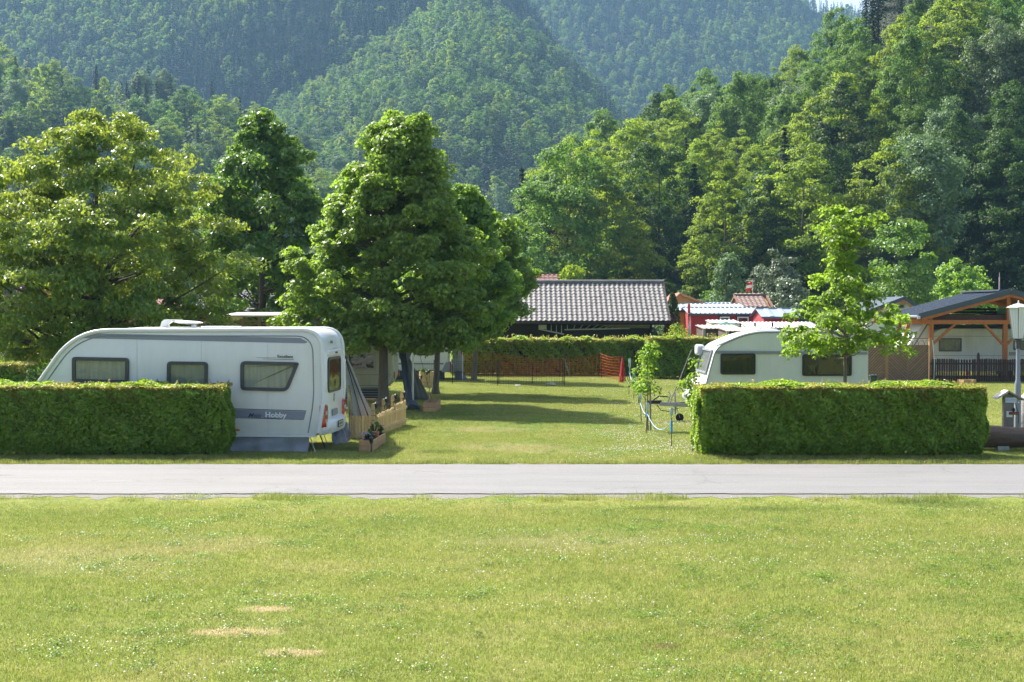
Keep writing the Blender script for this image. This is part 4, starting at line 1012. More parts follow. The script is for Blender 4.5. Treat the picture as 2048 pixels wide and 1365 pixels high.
for x0, x1, tz, bz in ((1441, 1511, 707, 749), (1605, 1704, 709, 752)):
    window(rt2, rrect(hx2(x0), hx2(x1), zz2(bz), zz2(tz), .05), SIDE(0), .055, .045, BLACK, CURT_D)
MB().box(4.27, 4.31, 0, .03, .5, 2.3).build('corner_strip', SILV, rt2)
# windscreen in the sloping nose
def nose(u, v, a):   # u across the width, v up the slope
    p0, p1 = Vector((-.005, 0, .95)), Vector((.285, 0, 1.98)); d = p1 - p0; nn = Vector((-d.z, 0, d.x)).normalized()
    p = p0 + d * v + nn * a; return (p.x, u, p.z)
fr = MB().ring(rrect(.18, 2.02, .36, .97, .06), rrect(.24, 1.96, .41, .92, .05), .0, .045, nose).build('front_window', TRIMG, rt2, smooth=40)
MB().prism(rrect(.23, 1.97, .40, .93, .05), .015, .022, nose).build('pane', PANE, fr)
MB().prism(rrect(.23, 1.97, .40, .93, .05), .004, .008, nose).build('curtain', M('blind_silver', (.36, .37, .42), .6), fr)
# moulded nose cone and gas locker
sec = []
for y, k in ((.06, .3), (.16, .85), (.6, 1.05), (1.1, 1.1), (1.6, 1.05), (2.04, .85), (2.14, .3)):
    sec.append([(.10 - a * k, y, z) for a, z in ((.0, .46), (.32, .50), (.44, .62), (.44, .80), (.30, 1.02), (.10, 1.12), (-.1, 1.1))])
MB().loft(sec).build('nose_cone', TRIM, rt2, smooth=60)
# bag awning roll on the far upper edge
m = MB(); m.loft([[(.20 + u, y, v + 1.90) for u, v in rrect(-.13 * q_, .10 * q_, -.15 * q_, .15 * q_, .07 * q_)] for y, q_ in ((1.9, .7), (1.96, 1), (2.24, 1), (2.3, .7))]); m.build('bag_awning', M('awning_bag', (.55, .56, .56), .6), rt2, smooth=50)
m = MB(); m.loft([[(x * s_ + hx2(1540), y * s_ + .75, z_) for x, y in rrect(-.33, .33, -.3, .3, .1)] for s_, z_ in ((1, 2.42), (1, 2.46), (.9, 2.50))]); m.build('roof_hatch', ABS, rt2, smooth=50)
MB().lathe([(.035, 0), (.035, .08), (.05, .085), (.01, .11)], (hx2(1529), .6, 2.42), 12).build('flue_cap', STEEL, rt2, smooth=40)
MB().box(3.35, 3.52, -.015, .0, 1.04, 1.10).build('vent_grille', TRIMG, rt2)
wheel(rt2, 2.4, .12)
# drawbar
db = MB()
for s in (-1, 1): db.beam((-1.02, 1.1 + s * .05, .47), (.5, 1.1 + s * .62, .44), .05, .10)
db.beam((-.35, .82, .43), (-.35, 1.38, .43), .04, .05)
dbo = db.build('drawbar', STEEL, rt2)
hb = MB(); hb.loft([[(x, 1.1 + y * s_, .52 + z * s_) for y, z in rrect(-.06, .06, -.05, .05, .02)] for x, s_ in ((-1.38, .7), (-1.30, 1.0), (-1.12, .95), (-.98, 1.0))]); hb.tube([(-1.22, 1.1, .56), (-1.05, 1.1, .68), (-.80, 1.1, .66)], [.018, .02, .016], 6); hb.build('coupling', BLACK, dbo, smooth=50)
hl = MB(); hl.tube([(-.80, 1.1, .52), (-.74, 1.1, .72), (-.80, 1.1, .82)], [.022, .018, .02], 6); hl.tube([(-.62, 1.02, .2), (-.62, 1.02, .80)], .024, 8); hl.tube([(-.62, 1.02, .80), (-.62, 1.02, .86), (-.52, 1.02, .88)], .012, 6); hl.build('handbrake', STEEL, dbo, smooth=50)
jw = MB().lathe([(.04, -.03), (.10, -.03), (.11, -.015), (.11, .015), (.10, .03), (.04, .03)], n=20); jw.v = [(v[0] - .50, v[2] + 1.02, v[1] + .11) for v in jw.v]; jo = jw.build('jockey_wheel', RUBBER, rt2, smooth=40)
MB().beam((-.62, 1.02, .45), (-.50, 1.02, .11), .07, .012).build('wheel_fork', STEEL, jo)
cb = MB(); cb.tube([(-1.1, 1.1, .44), (-1.0, 1.05, .30), (-.8, 1.05, .27), (-.5, 1.1, .36)], .012, 6); cb.build('breakaway_cable', BLACK, rt2, smooth=50)
# storm strap
st = MB(); st.beam((-.02, 2.25, 1.90), (-.82, .6, .50), .028, .01); st.build('strap', RUBBER, rt2)

# ----- beige caravan behind the big maple
Yd_ = 47.0; s3 = F / Yd_
rt3 = empty('caravan', (W(560, Yd_), Yd_, 0), 0, 'beige caravan with grey ribbed lower stripes standing behind the big maple trunk', 'caravan')
e3 = W(783, Yd_) - W(560, Yd_)
prof3 = rpoly([(.25, .42), (e3 - .15, .42), (e3 + .08, .8), (e3, 2.3), (e3 - .12, 2.52), (.4, 2.52), (-.05, 1.2)], [.2, .15, .2, .1, .15, .4, .4], 6)
body(rt3, 'body', prof3, 2.2, CBEIGE, .04)
px3 = lambda p: (p - 560) / s3
window(rt3, rrect(px3(693), px3(752), Z(741, Yd_), Z(704, Yd_), .04), SIDE(0), .07, .03, M('frame_light', (.42, .42, .38), .5), CURT_D)
window(rt3, rrect(px3(600), px3(655), Z(741, Yd_), Z(704, Yd_), .04), SIDE(0), .07, .03, MATS['frame_light'], CURT_D)
for i, py in enumerate((749, 770, 777, 782, 787, 792, 797)):
    MB().prism([(.3, Z(py, Yd_)), (e3 - .03, Z(py, Yd_)), (e3 - .03, Z(py + (1.6 if i else 1), Yd_)), (.3, Z(py + (1.6 if i else 1), Yd_))], .0, .015, SIDE(0)).build('side_rib', TRIMG, rt3)
window(rt3, rrect(.5, 1.7, 1.25, 1.95, .08), ENDR(e3 + .03), .05, .03, MATS['frame_light'], CURT_D)
for y0 in (.12, 1.85): MB().prism(rrect(y0, y0 + .2, .72, .95, .03), 0, .03, ENDR(e3 + .07)).build('rear_light', REDL, rt3)
MB().box(.2, e3 - .1, .02, .05, .05, .42).build('skirt', M('skirt_dark', (.05, .05, .055), .8), rt3)
wheel(rt3, 1.8, .15)

# ----- third caravan, white, farther back
Ye = 60.5; s4 = F / Ye
rt4 = empty('caravan', (W(812, Ye), Ye, 0), 0, 'white caravan with grey rear bumper and red light behind the second maple trunk', 'caravan')
e4 = W(893, Ye) - W(812, Ye) + .02; px4 = lambda p: (p - 812) / s4
prof4 = rpoly([(-2.6, .42), (e4 - .05, .42), (e4 + .05, .8), (e4, 2.4), (e4 - .12, 2.62), (-2.3, 2.62), (-2.9, 1.2)], [.2, .15, .2, .1, .2, .4, .4], 6)
body(rt4, 'body', prof4, 2.3, CW, .04)
window(rt4, rrect(px4(833), px4(866), Z(711, Ye), Z(686, Ye), .05), SIDE(0), .06, .03, DGREY, CURT_M)
window(rt4, rrect(.55, 1.75, 1.15, 1.95, .08), ENDR(e4 + .05), .05, .03, DGREY, CURT_D)
MB().prism([(-2.5, .75), (e4 - .15, .75), (e4 - .15, .68), (-2.5, .68)], .003, .01, SIDE(0)).build('belt_stripe', GREY, rt4)
MB().loft([[(e4 - .25, -.03, .36), (e4 + .1, -.03, .34), (e4 + .1, -.03, .75), (e4 - .05, -.03, .78)], [(e4 - .2, 1.1, .36), (e4 + .28, 1.1, .34), (e4 + .28, 1.1, .60), (e4, 1.1, .62)], [(e4 - .25, 2.33, .36), (e4 + .1, 2.33, .34), (e4 + .1, 2.33, .75), (e4 - .05, 2.33, .78)]]).build('bumper', M('bumper_grey', (.30, .30, .30), .5), rt4, smooth=50)
for y0 in (.08, 2.02): MB().prism(rrect(y0, y0 + .16, .28 + .1, .80, .04), 0, .06, ENDR(e4 + .1)).build('rear_light', REDL, rt4)
MB().box(-2.5, e4 - .1, .02, .05, .05, .42).build('skirt', MATS['skirt_dark'], rt4)
wheel(rt4, -.9, .15)
# ---------------------------------------------------------------- tents, fences, planters between the pitches
def wood(name, col, **k):
    return M(name, col, k.pop('rough', .75), var=k.pop('var', .22), scale=2.2, stretch=k.pop('stretch', (7, 7, .7)), bmp=.35, bscale=10, **k)
PINE = wood('pine_new', (.58, .41, .18), perobj=.13); PINE_R = wood('pine_red', (.45, .26, .13), perobj=.12)
CANVAS = M('awning_canvas', (.20, .21, .235), .7, var=.1, scale=2, bmp=.2, bscale=12)
CANVAS_D = M('awning_canvas_dark', (.075, .095, .12), .6, var=.15, scale=2, bmp=.3, bscale=12)
FOIL = M('awning_window_foil', (.10, .11, .12), .15, var=.3, scale=3)
def sheet(fn, nu, nv, t=.006):
    """curved cloth with a real thickness"""
    m = MB(); P = [[Vector(fn(i / nu, j / nv)) for i in range(nu + 1)] for j in range(nv + 1)]
    m.grid(lambda u, v: P[round(v * nv)][round(u * nu)], nu, nv)
    return m
def lerp(a, b, t): return tuple(x + (y - x) * t for x, y in zip(a, b))
def quad_cloth(A, B, C_, D_, wob=.03, nu=16, nv=16, seed=0):
    """A,B upper edge; D_,C_ lower edge"""
    A, B, C_, D_ = map(Vector, (A, B, C_, D_)); nn = (B - A).cross(D_ - A).normalized()
    def fn(u, v):
        p = A.lerp(B, u).lerp(D_.lerp(C_, u), v)
        return p + nn * wob * math.sin(u * 9 + seed) * math.sin(math.pi * min(1, v * 1.1 + .05)) + nn * wob * .5 * math.sin(u * 23 + v * 7 + seed)
    return fn
# awning stretched from the rear of the big white caravan
A = (W(692, 32.4), 32.4, Z(722, 32.4)); 
aw = empty('awning', (0, 0, 0), 0, 'grey canvas awning wall with dark poles behind the rear of the big white caravan', 'awning')
aw.location = (W(700, 33), 33, 0); o_ = Vector(aw.location)
L_ = lambda px, Y, z: (W(px, Y) - o_.x, Y - o_.y, z)
m = sheet(quad_cloth(L_(691, 32.4, 1.86), L_(694, 33.0, 1.9), L_(754, 37.2, .02), L_(697, 32.7, .02), .03), 16, 18); ca = m.build('canvas', CANVAS, aw, smooth=180); sd = ca.modifiers.new('thickness', 'SOLIDIFY'); sd.thickness = .006
MB().add([L_(693.5, 32.6, 1.3), L_(699, 33.0, 1.25), L_(716, 34.2, .45), L_(700.5, 32.9, .45)], [(0, 1, 2, 3)]).add([L_(694, 32.61, 1.3), L_(699, 33.01, 1.25)], []).build('window_foil', FOIL, aw)
MB().tube([L_(691, 32.3, 1.93), L_(742, 35.5, .16)], .018, 6).tube([L_(692, 32.3, 1.86), L_(726, 34.6, .22)], .012, 6).build('pole', BLACK, aw)
MB().tube([L_(686, 32.3, 1.98), L_(694, 32.3, 1.92), L_(692, 32.3, 1.80)], .02, 6).build('clip', BLACK, aw)
m = sheet(quad_cloth(L_(662, 31.6, .42), L_(693, 32.2, .46), L_(699, 32.2, .02), L_(668, 31.4, .02), .06, seed=2), 12, 8); ca = m.build('mud_flap', M('foil_grey', (.13, .14, .16), .25, var=.4, scale=5, bmp=.6, bscale=7), aw, smooth=180)
for a_, b_ in (((646, 31.3, .30), (655, 31.0, .02)), ((684, 32, .40), (695, 31.6, .02))): MB().tube([L_(*a_), L_(*b_)], .008, 5).build('guy_peg', STEEL, aw)
MB().tube([L_(620, 30.1, .30), L_(630, 29.8, .02)], .008, 5).build('guy_peg', SILV, aw)
# awning of the beige caravan
aw2 = empty('awning', (W(815, 45), 45, 0), 0, 'dark blue grey awning tarpaulins hanging from a white pole right of the big maple trunk', 'awning'); o_ = Vector(aw2.location)
for nm, q, mt_, sd_ in (('side_wall', (L_(797, 44.2, 1.75), L_(811, 44.0, 1.75), L_(829, 42.0, .02), L_(813, 42.4, .02)), CANVAS_D, 1), ('gable_wall', (L_(810, 47.5, 1.6), L_(816, 47.5, 1.5), L_(861, 47.0, .02), L_(822, 47.4, .02)), CANVAS, 2),
                        ('roof_flap', (L_(796, 45.5, 2.05), L_(832, 46.5, 1.98), L_(818, 45.0, 1.42), L_(799, 44.5, 1.45)), M('awning_roof', (.27, .27, .28), .7, var=.1), 3)):
    ca = sheet(quad_cloth(*q, .05, seed=sd_), 14, 14).build(nm, mt_, aw2, smooth=180); sd = ca.modifiers.new('thickness', 'SOLIDIFY'); sd.thickness = .006
m = MB(); m.tube([L_(825, 46.6, 0), L_(826, 46.6, 1.9)], .035, 8); m.build('pole', TRIM, aw2)
m = MB(); m.tube([L_(826, 46.6, 1.9), L_(832, 46.9, 1.98)], .02, 6); m.tube([L_(833, 47, 1.9), L_(864, 46.6, .05)], .006, 4); m.tube([L_(826, 46.6, 1.4), L_(840, 46.6, 1.95)], .005, 4); m.build('guy_line', BLACK, aw2)
r_ = np.random.default_rng(4); m = MB()
m.grid(lambda u, v: (L_(823, 42.1, 0)[0] - .18 + .42 * u + .03 * math.sin(v * 9), L_(823, 42.1, 0)[1] + .25 * math.sin(v * math.pi * 2) * .5, .02 + .22 * math.sin(u * math.pi) ** .5 * (1 - .3 * math.sin(v * 13)) * (.2 + math.sin(v * math.pi))), 10, 12); m.build('bundled_hem', CANVAS_D, aw2, smooth=180)
# awning behind the third caravan with the flag hanging on it
aw3 = empty('awning', (W(915, 61), 61, 0), 0, 'narrow pale grey awning wall behind the farthest white caravan', 'awning'); o_ = Vector(aw3.location)
ca = sheet(quad_cloth(L_(903, 62, 2.3), L_(925, 61.5, 2.1), L_(928, 61, .35), L_(908, 61, .35), .05), 12, 12).build('canvas', M('awning_pale', (.36, .37, .38), .7, var=.08), aw3, smooth=180); ca.modifiers.new('thickness', 'SOLIDIFY').thickness = .006
ca = sheet(quad_cloth(L_(908, 61, .36), L_(928, 61, .36), L_(936, 60.3, .02), L_(910, 60.6, .02), .04), 8, 6).build('hem', CANVAS_D, aw3, smooth=180)
def flag(name, label, x, y, ztop, wd, hg, pole_h, cols, rz_=0, hang=False):
    f = empty(name, (x, y, 0), rz_, label, 'flag')
    MB().tube([(0, 0, 0), (0, 0, pole_h)], .02, 6).build('pole', TRIM, f)
    for k in range(3):
        def fn(u, v):
            z = ztop - hg * (k + v) / 3
            return (-.02 - wd * u + .05 * math.sin(z * 4), .05 * math.sin(u * 7 + z * 3), z - .08 * u)
        o = MB().grid(fn, 10, 4).build('stripe', M('flag_red', (.50, .015, .02), .7, var=.1) if k != 1 else M('flag_white', (.74, .74, .74), .7, var=.05), f, smooth=180)
        o.modifiers.new('thickness', 'SOLIDIFY').thickness = .004
    return f
fl1 = flag('flag', 'small red and white flag beside the pale awning of the farthest caravan', W(926, 61), 60.5, Z(684, 60.5), -.12, .5, 1.9, 0)
fl2 = flag('flag', 'red, white and red flag on a tall pole above the brown tiled roof', W(1505, 98), 98, Z(563, 98), .40, .62, Z(559, 98), 0)
MB().beam((-.45, 0, Z(561, 98)), (0, 0, Z(561, 98)), .04, .04).build('flag_arm', TRIM, fl2)

# low timber deck lattice under the beige caravan
lt = empty('trellis', (W(731, 39), 39, 0), 0, 'small brown wooden lattice behind the picket fence', 'lattice')
LATW = wood('lattice_brown', (.20, .115, .055))
w2 = (W(752, 39) - W(711, 39)) / 2
for i in range(5):
    for s in (-1, 1):
        x0 = -w2 + i * .16; MB().beam((x0, s * .012, .12), (x0 + s * .40 * (1 if s > 0 else 1), s * .012, .54), .02, .035, (0, 1, 0)).build('slat', LATW, lt)
MB().beam((-w2, 0, .55), (w2, 0, .55), .03, .04).beam((-w2, 0, .10), (w2, 0, .10), .03, .04).build('frame', LATW, lt)

# light picket fence
pf = empty('picket_fence', (W(746, 33.6), 33.6, 0), 0, 'low fence of new pale pine pickets beside the big white caravan', 'fence'); o_ = Vector(pf.location)
def picket(x, y, z0, z1, rz_, wd, parent, mt, lean=0.0, th=.018, tip='flat'):
    if tip == 'flat': poly = [(-wd / 2, z0), (wd / 2, z0), (wd / 2, z1), (-wd / 2, z1)]
    elif tip == 'round': poly = [(-wd / 2, z0), (wd / 2, z0), (wd / 2, z1 - wd * .4), (wd * .3, z1 - wd * .08), (0, z1), (-wd * .3, z1 - wd * .08), (-wd / 2, z1 - wd * .4)]
    else: poly = [(-wd / 2, z0), (wd / 2, z0), (wd / 2, z1 - wd * .5), (0, z1), (-wd / 2, z1 - wd * .5)]
    c, s = math.cos(rz_), math.sin(rz_)
    m = MB().prism(poly, -th / 2, th / 2, lambda u, v, a: (x + c * (u + lean * (v - z0)) - s * a, y + s * (u + lean * (v - z0)) + c * a, v))
    return m.build('picket', mt, parent)
rr_ = random.Random(8)
xa, xb = W(696, 32.9) - o_.x, W(742, 32.9) - o_.x
for i in range(7): picket(xa + (xb - xa) * (i + .5) / 7, 32.9 - o_.y, .03 + rr_.uniform(-.01, .01), .55 + rr_.uniform(-.008, .008), 0, (xb - xa) / 7 * .80, pf, PINE)
MB().beam((xa, .02 - .7 + 0, .14), (xb, .02 - .7, .14), .02, .06).beam((xa, -.68, .44), (xb, -.68, .44), .02, .06).build('rail', PINE, pf)
PA = Vector((W(752, 33.9), 33.9, 0)) - o_; PB_ = Vector((W(811, 36.9), 36.9, 0)) - o_; dv = PB_ - PA; an = math.atan2(dv.y, dv.x)
npk = 24
for i in range(npk):
    t = (i + .5) / npk; p = PA + dv * t; lean = 0
    if i in (14, 15): lean = -.22 if i == 14 else -.14
    if i in (8, 19): lean = .03
    picket(p.x, p.y, .02 + rr_.uniform(-.02, .02), .50 + .12 * t + rr_.uniform(-.015, .02) + (.05 if i > 14 else 0), an, dv.length / npk * .80, pf, PINE, lean, tip='point')
MB().beam(PA + Vector((.03, .03, .15)), PB_ + Vector((.03, .03, .15)), .02, .06).beam(PA + Vector((.03, .03, .42)), PB_ + Vector((.03, .03, .48)), .02, .06).build('rail', PINE, pf)
posts = [(746, 33.5, 807), (767, 34.8, 798), (785, 35.7, 790), (803.5, 36.7, 783)]
for i, (px, Y, py) in enumerate(posts):
    z1 = Z(py, Y); x = W(px, Y) - o_.x; wd = .085
    picket(x, Y - o_.y, 0, z1, 0, wd, pf, PINE, th=.06, tip='round').name = 'post'
    for k in range(4):
        MB().box(x - wd / 2 - .002, x + wd / 2 + .002, Y - o_.y - .033, Y - o_.y + .033, z1 - .18 - k * .11, z1 - .17 - k * .11).build('groove', M('groove_dark', (.12, .08, .04), .8), pf)
def solar(label, x, y, z, h=.0, parent=None):
    o = empty('solar_lamp', (x, y, z), 0, label, 'lamp', 'black solar lamps')
    MB().lathe([(.030, 0), (.045, .05), (.05, .10), (.034, .115), (.01, .14)], n=8).build('lamp_head', BLACK, o)
    MB().lathe([(.024, -.03), (.028, .002)], n=8).build('lens', M('smoke_lens', (.08, .09, .09), .2), o)
    m = MB(); m.tube([(0, 0, -h - .02), (0, 0, -.02)], .012, 6)
    if h < .05: m.tube([(0, 0, -.02), (-.05, 0, -.07), (-.05, 0, -.16)], .010, 5)
    m.build('spike', BLACK, o); return o
for (px, Y, py, lb) in [(752, 33.5, 812, 'black solar lamp on the nearest post of the picket fence'), (773, 34.7, 802, 'black solar lamp on the second post of the picket fence'), (791.5, 35.6, 795, 'black solar lamp on the third post of the picket fence'), (809.5, 36.6, 789, 'black solar lamp on the farthest post of the picket fence')]:
    solar(lb, W(px, Y), Y, Z(py, Y) - .04)
for px, Y, py in ((842, 54, 757), (854, 54, 749), (858, 54, 746)):
    solar({842: 'lowest black solar lamp by the far pine box', 854: 'black solar lamp left of the pair by the far pine box', 858: 'black solar lamp right of the pair by the far pine box'}[px], W(px, Y), Y, Z(py, Y), .35)

# planters
EARTH = M('earth', (.055, .038, .025), .95, var=.4, scale=12, bmp=.8, bscale=30)
def planter(label, x, y, ln, wd, ht, rz_, mt, boards=2, filled=True, z=0):
    o = empty('planter_box', (x, y, z), rz_, label, 'planter'); t = .022; bh = ht / boards
    for b_ in range(boards):
        z0, z1 = b_ * bh + .003, (b_ + 1) * bh - .003
        MB().box(-ln / 2, ln / 2, -wd / 2, -wd / 2 + t, z0, z1).build('board', mt, o, bevel=.003); MB().box(-ln / 2, ln / 2, wd / 2 - t, wd / 2, z0, z1).build('board', mt, o, bevel=.003)
        MB().box(-ln / 2 - .001 + t, -ln / 2 + 2 * t, -wd / 2 + t, wd / 2 - t, z0, z1).build('board', mt, o); MB().box(ln / 2 - t, ln / 2 + .001, -wd / 2 + t, wd / 2 - t, z0, z1).build('board', mt, o)
    MB().box(-ln / 2 + 2 * t, ln / 2 - t, -wd / 2 + t, wd / 2 - t, .01, ht * (.85 if filled else .35)).build('soil', EARTH, o)
    return o
ca_ = (W(721, 31.0), 29.95)
p1, p2 = Vector((W(721, 30.4), 30.35)), Vector((W(764, 32.4), 32.4)); 
py_, cx = 0, 0
a0 = Vector((W(731, 30.0), 30.05)); a1 = Vector((W(758, 32.0), 31.95)); mid = (a0 + a1) / 2; dd = a1 - a0
pn = planter('long pine planter box with flowers in front of the picket fence', mid.x, mid.y, dd.length, .30, .24, math.atan2(dd.y, dd.x), PINE_R)
solar('black solar lamp on a stake before the flower planter', W(743, 29.9), 29.8, Z(886, 29.8), .24)
lv = leafmat('herb_leaf', (.06, .12, .02), (.11, .19, .03), (.2, .33, .03), .4)
bush('potted_herb', 'bright green herb growing in the flower planter', W(748, 31.5), 31.5, .34, .14, 420, lv, 401, L=.05, W_=.02, cat='plant', z=.2, flat=1)
fb = bush('pansy_flowers', 'pale lilac and white blossoms in the near half of the flower planter', W(733, 30.7), 30.7, .14, .17, 260, leafmat('herb_dark', (.03, .06, .015), (.05, .09, .02)), 402, L=.04, W_=.03, cat='flowers', z=.2)
r_ = np.random.default_rng(9); q = 70
P = np.column_stack([r_.normal(size=q) * .1, r_.normal(size=q) * .14, .10 + .05 * r_.random(q)]); V, T = leaf_cloud(P, unit(r_.normal(size=(q, 3)) + [0, -.6, .8]), .035, .03, r_, .1)
link('blossoms', tri_mesh('blossoms', V, T, M('lilac_petal', (.42, .36, .48), .6, var=.35, scale=30)), fb)
fb = bush('geranium', 'pink flowering plant at the far end of the flower planter', W(760, 32.0), 31.9, .24, .12, 240, MATS['herb_dark'], 403, L=.04, W_=.03, cat='flowers', z=.18)
q = 30; P = np.column_stack([r_.normal(size=q) * .06, r_.normal(size=q) * .06, .20 + .06 * r_.random(q)]); V, T = leaf_cloud(P, unit(r_.normal(size=(q, 3)) + [0, -.6, .8]), .035, .03, r_, .1)
link('blossoms', tri_mesh('blossoms', V, T, M('rose_petal', (.55, .25, .33), .6, var=.3, scale=30)), fb)
MB().lathe([(.05, 0), (.07, .12), (.075, .12), (.06, .10)], (W(752, 31.2), 31.1, .19), 14)
tag(MB().lathe([(.05, 0), (.07, .12), (.078, .12), (.078, .14), (.06, .13)], (W(752, 31.2), 31.15, .19), 14).build('flower_pot', M('terracotta', (.42, .15, .06), .8), None, smooth=40), 'small terracotta pot standing in the flower planter', 'pot')
a0 = Vector((W(857, 41.3), 41.5)); a1 = Vector((W(870, 43.2), 43.1)); mid = (a0 + a1) / 2; dd = a1 - a0
planter('empty pine planter box on the grass by the second maple trunk', mid.x, mid.y, dd.length, .36, .30, math.atan2(dd.y, dd.x), PINE_R, filled=False)
tag(MB().tube([(W(858, 44), 44, 0), (W(859.5, 44), 44, .78)], .014, 6).build('wooden_stick', PINE), 'thin wooden stick stuck upright behind the empty planter', 'stick')
planter('pale pine box behind the right hedge, below the dark picket fence', W(1934, 56.5), 56.5, .66, .35, .24, .5, PINE_R, filled=False)
o = planter('tall pale pine box between the grey tent and the second maple trunk', W(853, 55), 55, .55, .35, .62, .2, PINE, boards=3)
bush('potted_herb', 'green plant growing in the far pale pine box', W(848, 55), 55, .25, .16, 260, lv, 404, L=.06, W_=.03, cat='plant', z=.55, flat=1)

# ---------------------------------------------------------------- orange netting and wire fence
ORNET = M('orange_net', (.62, .10, .015), .6, var=.15); REDNET = M('red_net', (.50, .03, .02), .6, var=.15); WIRE = M('wire_dark', (.05, .035, .03), .6, var=.2)
def net(name, label, pts, mt, rows, cell, rad, sag=.05, post=None, posts_at=None, cat='fence', post_h=None):
    """pts: (x, y, z_bottom, z_top) along the fence"""
    P = [Vector(p[:2]) for p in pts]; L = [0]
    for i in range(1, len(P)): L.append(L[-1] + (P[i] - P[i - 1]).length)
    arr = np.array(pts); n = int(L[-1] / cell); o = empty(name, (pts[0][0], pts[0][1], 0), 0, label, cat)
    def at(s, h):
        x, y, zb, zt = [np.interp(s, L, arr[:, k]) for k in range(4)]
        i = max(k for k in range(len(L)) if L[k] <= s + 1e-6); i = min(i, len(L) - 2); f = (s - L[i]) / (L[i + 1] - L[i]); sg = sag * math.sin(math.pi * f)
        return (x - pts[0][0], y - pts[0][1] + .03 * math.sin(s * 3 + h * 2), zb + (zt - zb - sg * h) * h)
    m = MB()
    def rib(a, b_):
        a, b_ = Vector(a), Vector(b_); d = (b_ - a).normalized(); u = Vector((0, -1, 0)); s = d.cross(u)
        if s.length < .01: s = Vector((1, 0, 0))
        s = s.normalized() * rad; t = Vector((0, rad, 0))
        m.add([a + s, a - s, a + t * 1.4, b_ + s, b_ - s, b_ + t * 1.4], [(0, 1, 4, 3), (1, 2, 5, 4), (2, 0, 3, 5)])
    for j in range(rows + 1):
        for i in range(0, n, 3): rib(at(L[-1] * i / n, j / rows), at(L[-1] * min(i + 3, n) / n, j / rows))
    for i in range(n + 1):
        for j in range(0, rows, 3): rib(at(L[-1] * i / n, j / rows), at(L[-1] * i / n, min(j + 3, rows) / rows))
    m.build('net', mt, o)
    for i, p in enumerate(pts):
        if posts_at is None or i in posts_at:
            MB().tube([(p[0] - pts[0][0], p[1] - pts[0][1], 0), (p[0] - pts[0][0], p[1] - pts[0][1], (post_h or p[3]) + .04)], .018, 6).build('post', post or BLACK, o)
    return o
zz = lambda px, py, Y: (W(px, Y), Y, .02, Z(py, Y))
net('orange_netting', 'long orange plastic netting strung along the foot of the tiled shed hedge', [zz(922, 706, 63.2), zz(985, 706, 63.2), zz(1120, 716, 63), zz(1203, 707, 63), zz(1240, 712, 60)], ORNET, 8, .17, .0045, .10)
net('wire_fence', 'dark thin wire fence in front of the orange netting', [zz(905, 722, 57.5), zz(995, 720, 56), zz(1129, 718, 56)], WIRE, 12, .10, .0035, .05, post_h=1.0)
net('orange_netting', 'second strip of orange netting between two dark posts', [(W(998, 57.4), 57.4, .30, Z(722, 57.4)), (W(1065, 57.4), 57.4, .30, Z(732, 57.4)), (W(1126, 57.4), 57.4, .30, Z(721, 57.4))], ORNET, 5, .16, .0045, .03)
net('wire_fence', 'pale wire mesh fence by the farthest white caravan', [zz(822, 724, 53.5), zz(868, 722, 54.5)], M('wire_pale', (.3, .3, .3), .5), 7, .12, .003, .0)
tag(MB().tube([(W(1128, 60), 60, Z(718, 60)), (W(1141, 60), 60, Z(755, 60))], .02, 6).build('leaning_stick', M('stake_grey', (.25, .24, .22), .8)), 'pale stick leaning against the orange netting', 'stick')
# bundled end of the net: a steep cone of bright red mesh on stakes
rb = empty('net_bundle', (W(1245, 58.5), 58.5, 0), 0, 'bright red bundled netting hanging at the right end of the orange netting', 'netting')
m = MB(); r_ = random.Random(3)
for k in range(46):
    a = k / 46 * 6.283; x0 = .02 * math.cos(a); m.tube([(x0 * .4, .02 * math.sin(a), 1.12), (.08 * math.cos(a) + r_.uniform(-.02, .02), .10 * math.sin(a), .6), (.12 * math.cos(a) + r_.uniform(-.03, .03) - .03, .12 * math.sin(a), .03)], .007, 3, caps=False)
for k in range(14):
    t = k / 14; m.tube([(.02 + (.16) * t * math.cos(a / 8 * 6.283) * 1 - .02 * t, .16 * t * math.sin(a / 8 * 6.283), 1.1 - 1.05 * t) for a in range(9)], .006, 3, caps=False)
m.build('net', REDNET, rb)
MB().tube([(.02, 0, 0), (-.02, 0, 1.15)], .016, 6).build('stake', BLACK, rb); MB().tube([(.16, .1, 0), (.02, .05, 1.02)], .014, 6).build('stake', BLACK, rb); MB().tube([(.26, .1, 0), (.04, .05, .9)], .012, 6).build('stake', BLACK, rb)
# stones at the netting
for px, py, s in ((1101, 771, .15), (1036, 773, .10), (1021, 749, .10), (1046, 750, .06), (980, 748, .07)):
    Y = D(py); r_ = np.random.default_rng(px); m = MB()
    m.lathe([(s * .7, 0), (s, s * .25), (s * .9, s * .5), (s * .4, s * .62), (.01, s * .65)], (0, 0, 0), 9); m.v = [(v[0] * 1.4 + r_.normal() * s * .08, v[1] + r_.normal() * s * .08, v[2] + r_.normal() * s * .05) for v in m.v]
    o = m.build('stone', M('limestone', (.48, .46, .43), .9, var=.25, scale=9, bmp=.5), None, smooth=50, loc=(W(px, Y), Y, 0))
    tag(o, {1101: 'largest pale stone lying before the wire fence', 1036: 'small pale stone left of the largest one', 1021: 'pale stone behind the orange netting', 1046: 'tiny pale stone at the foot of the hedge', 980: 'grey stone at the left part of the netting'}[px], 'stone')

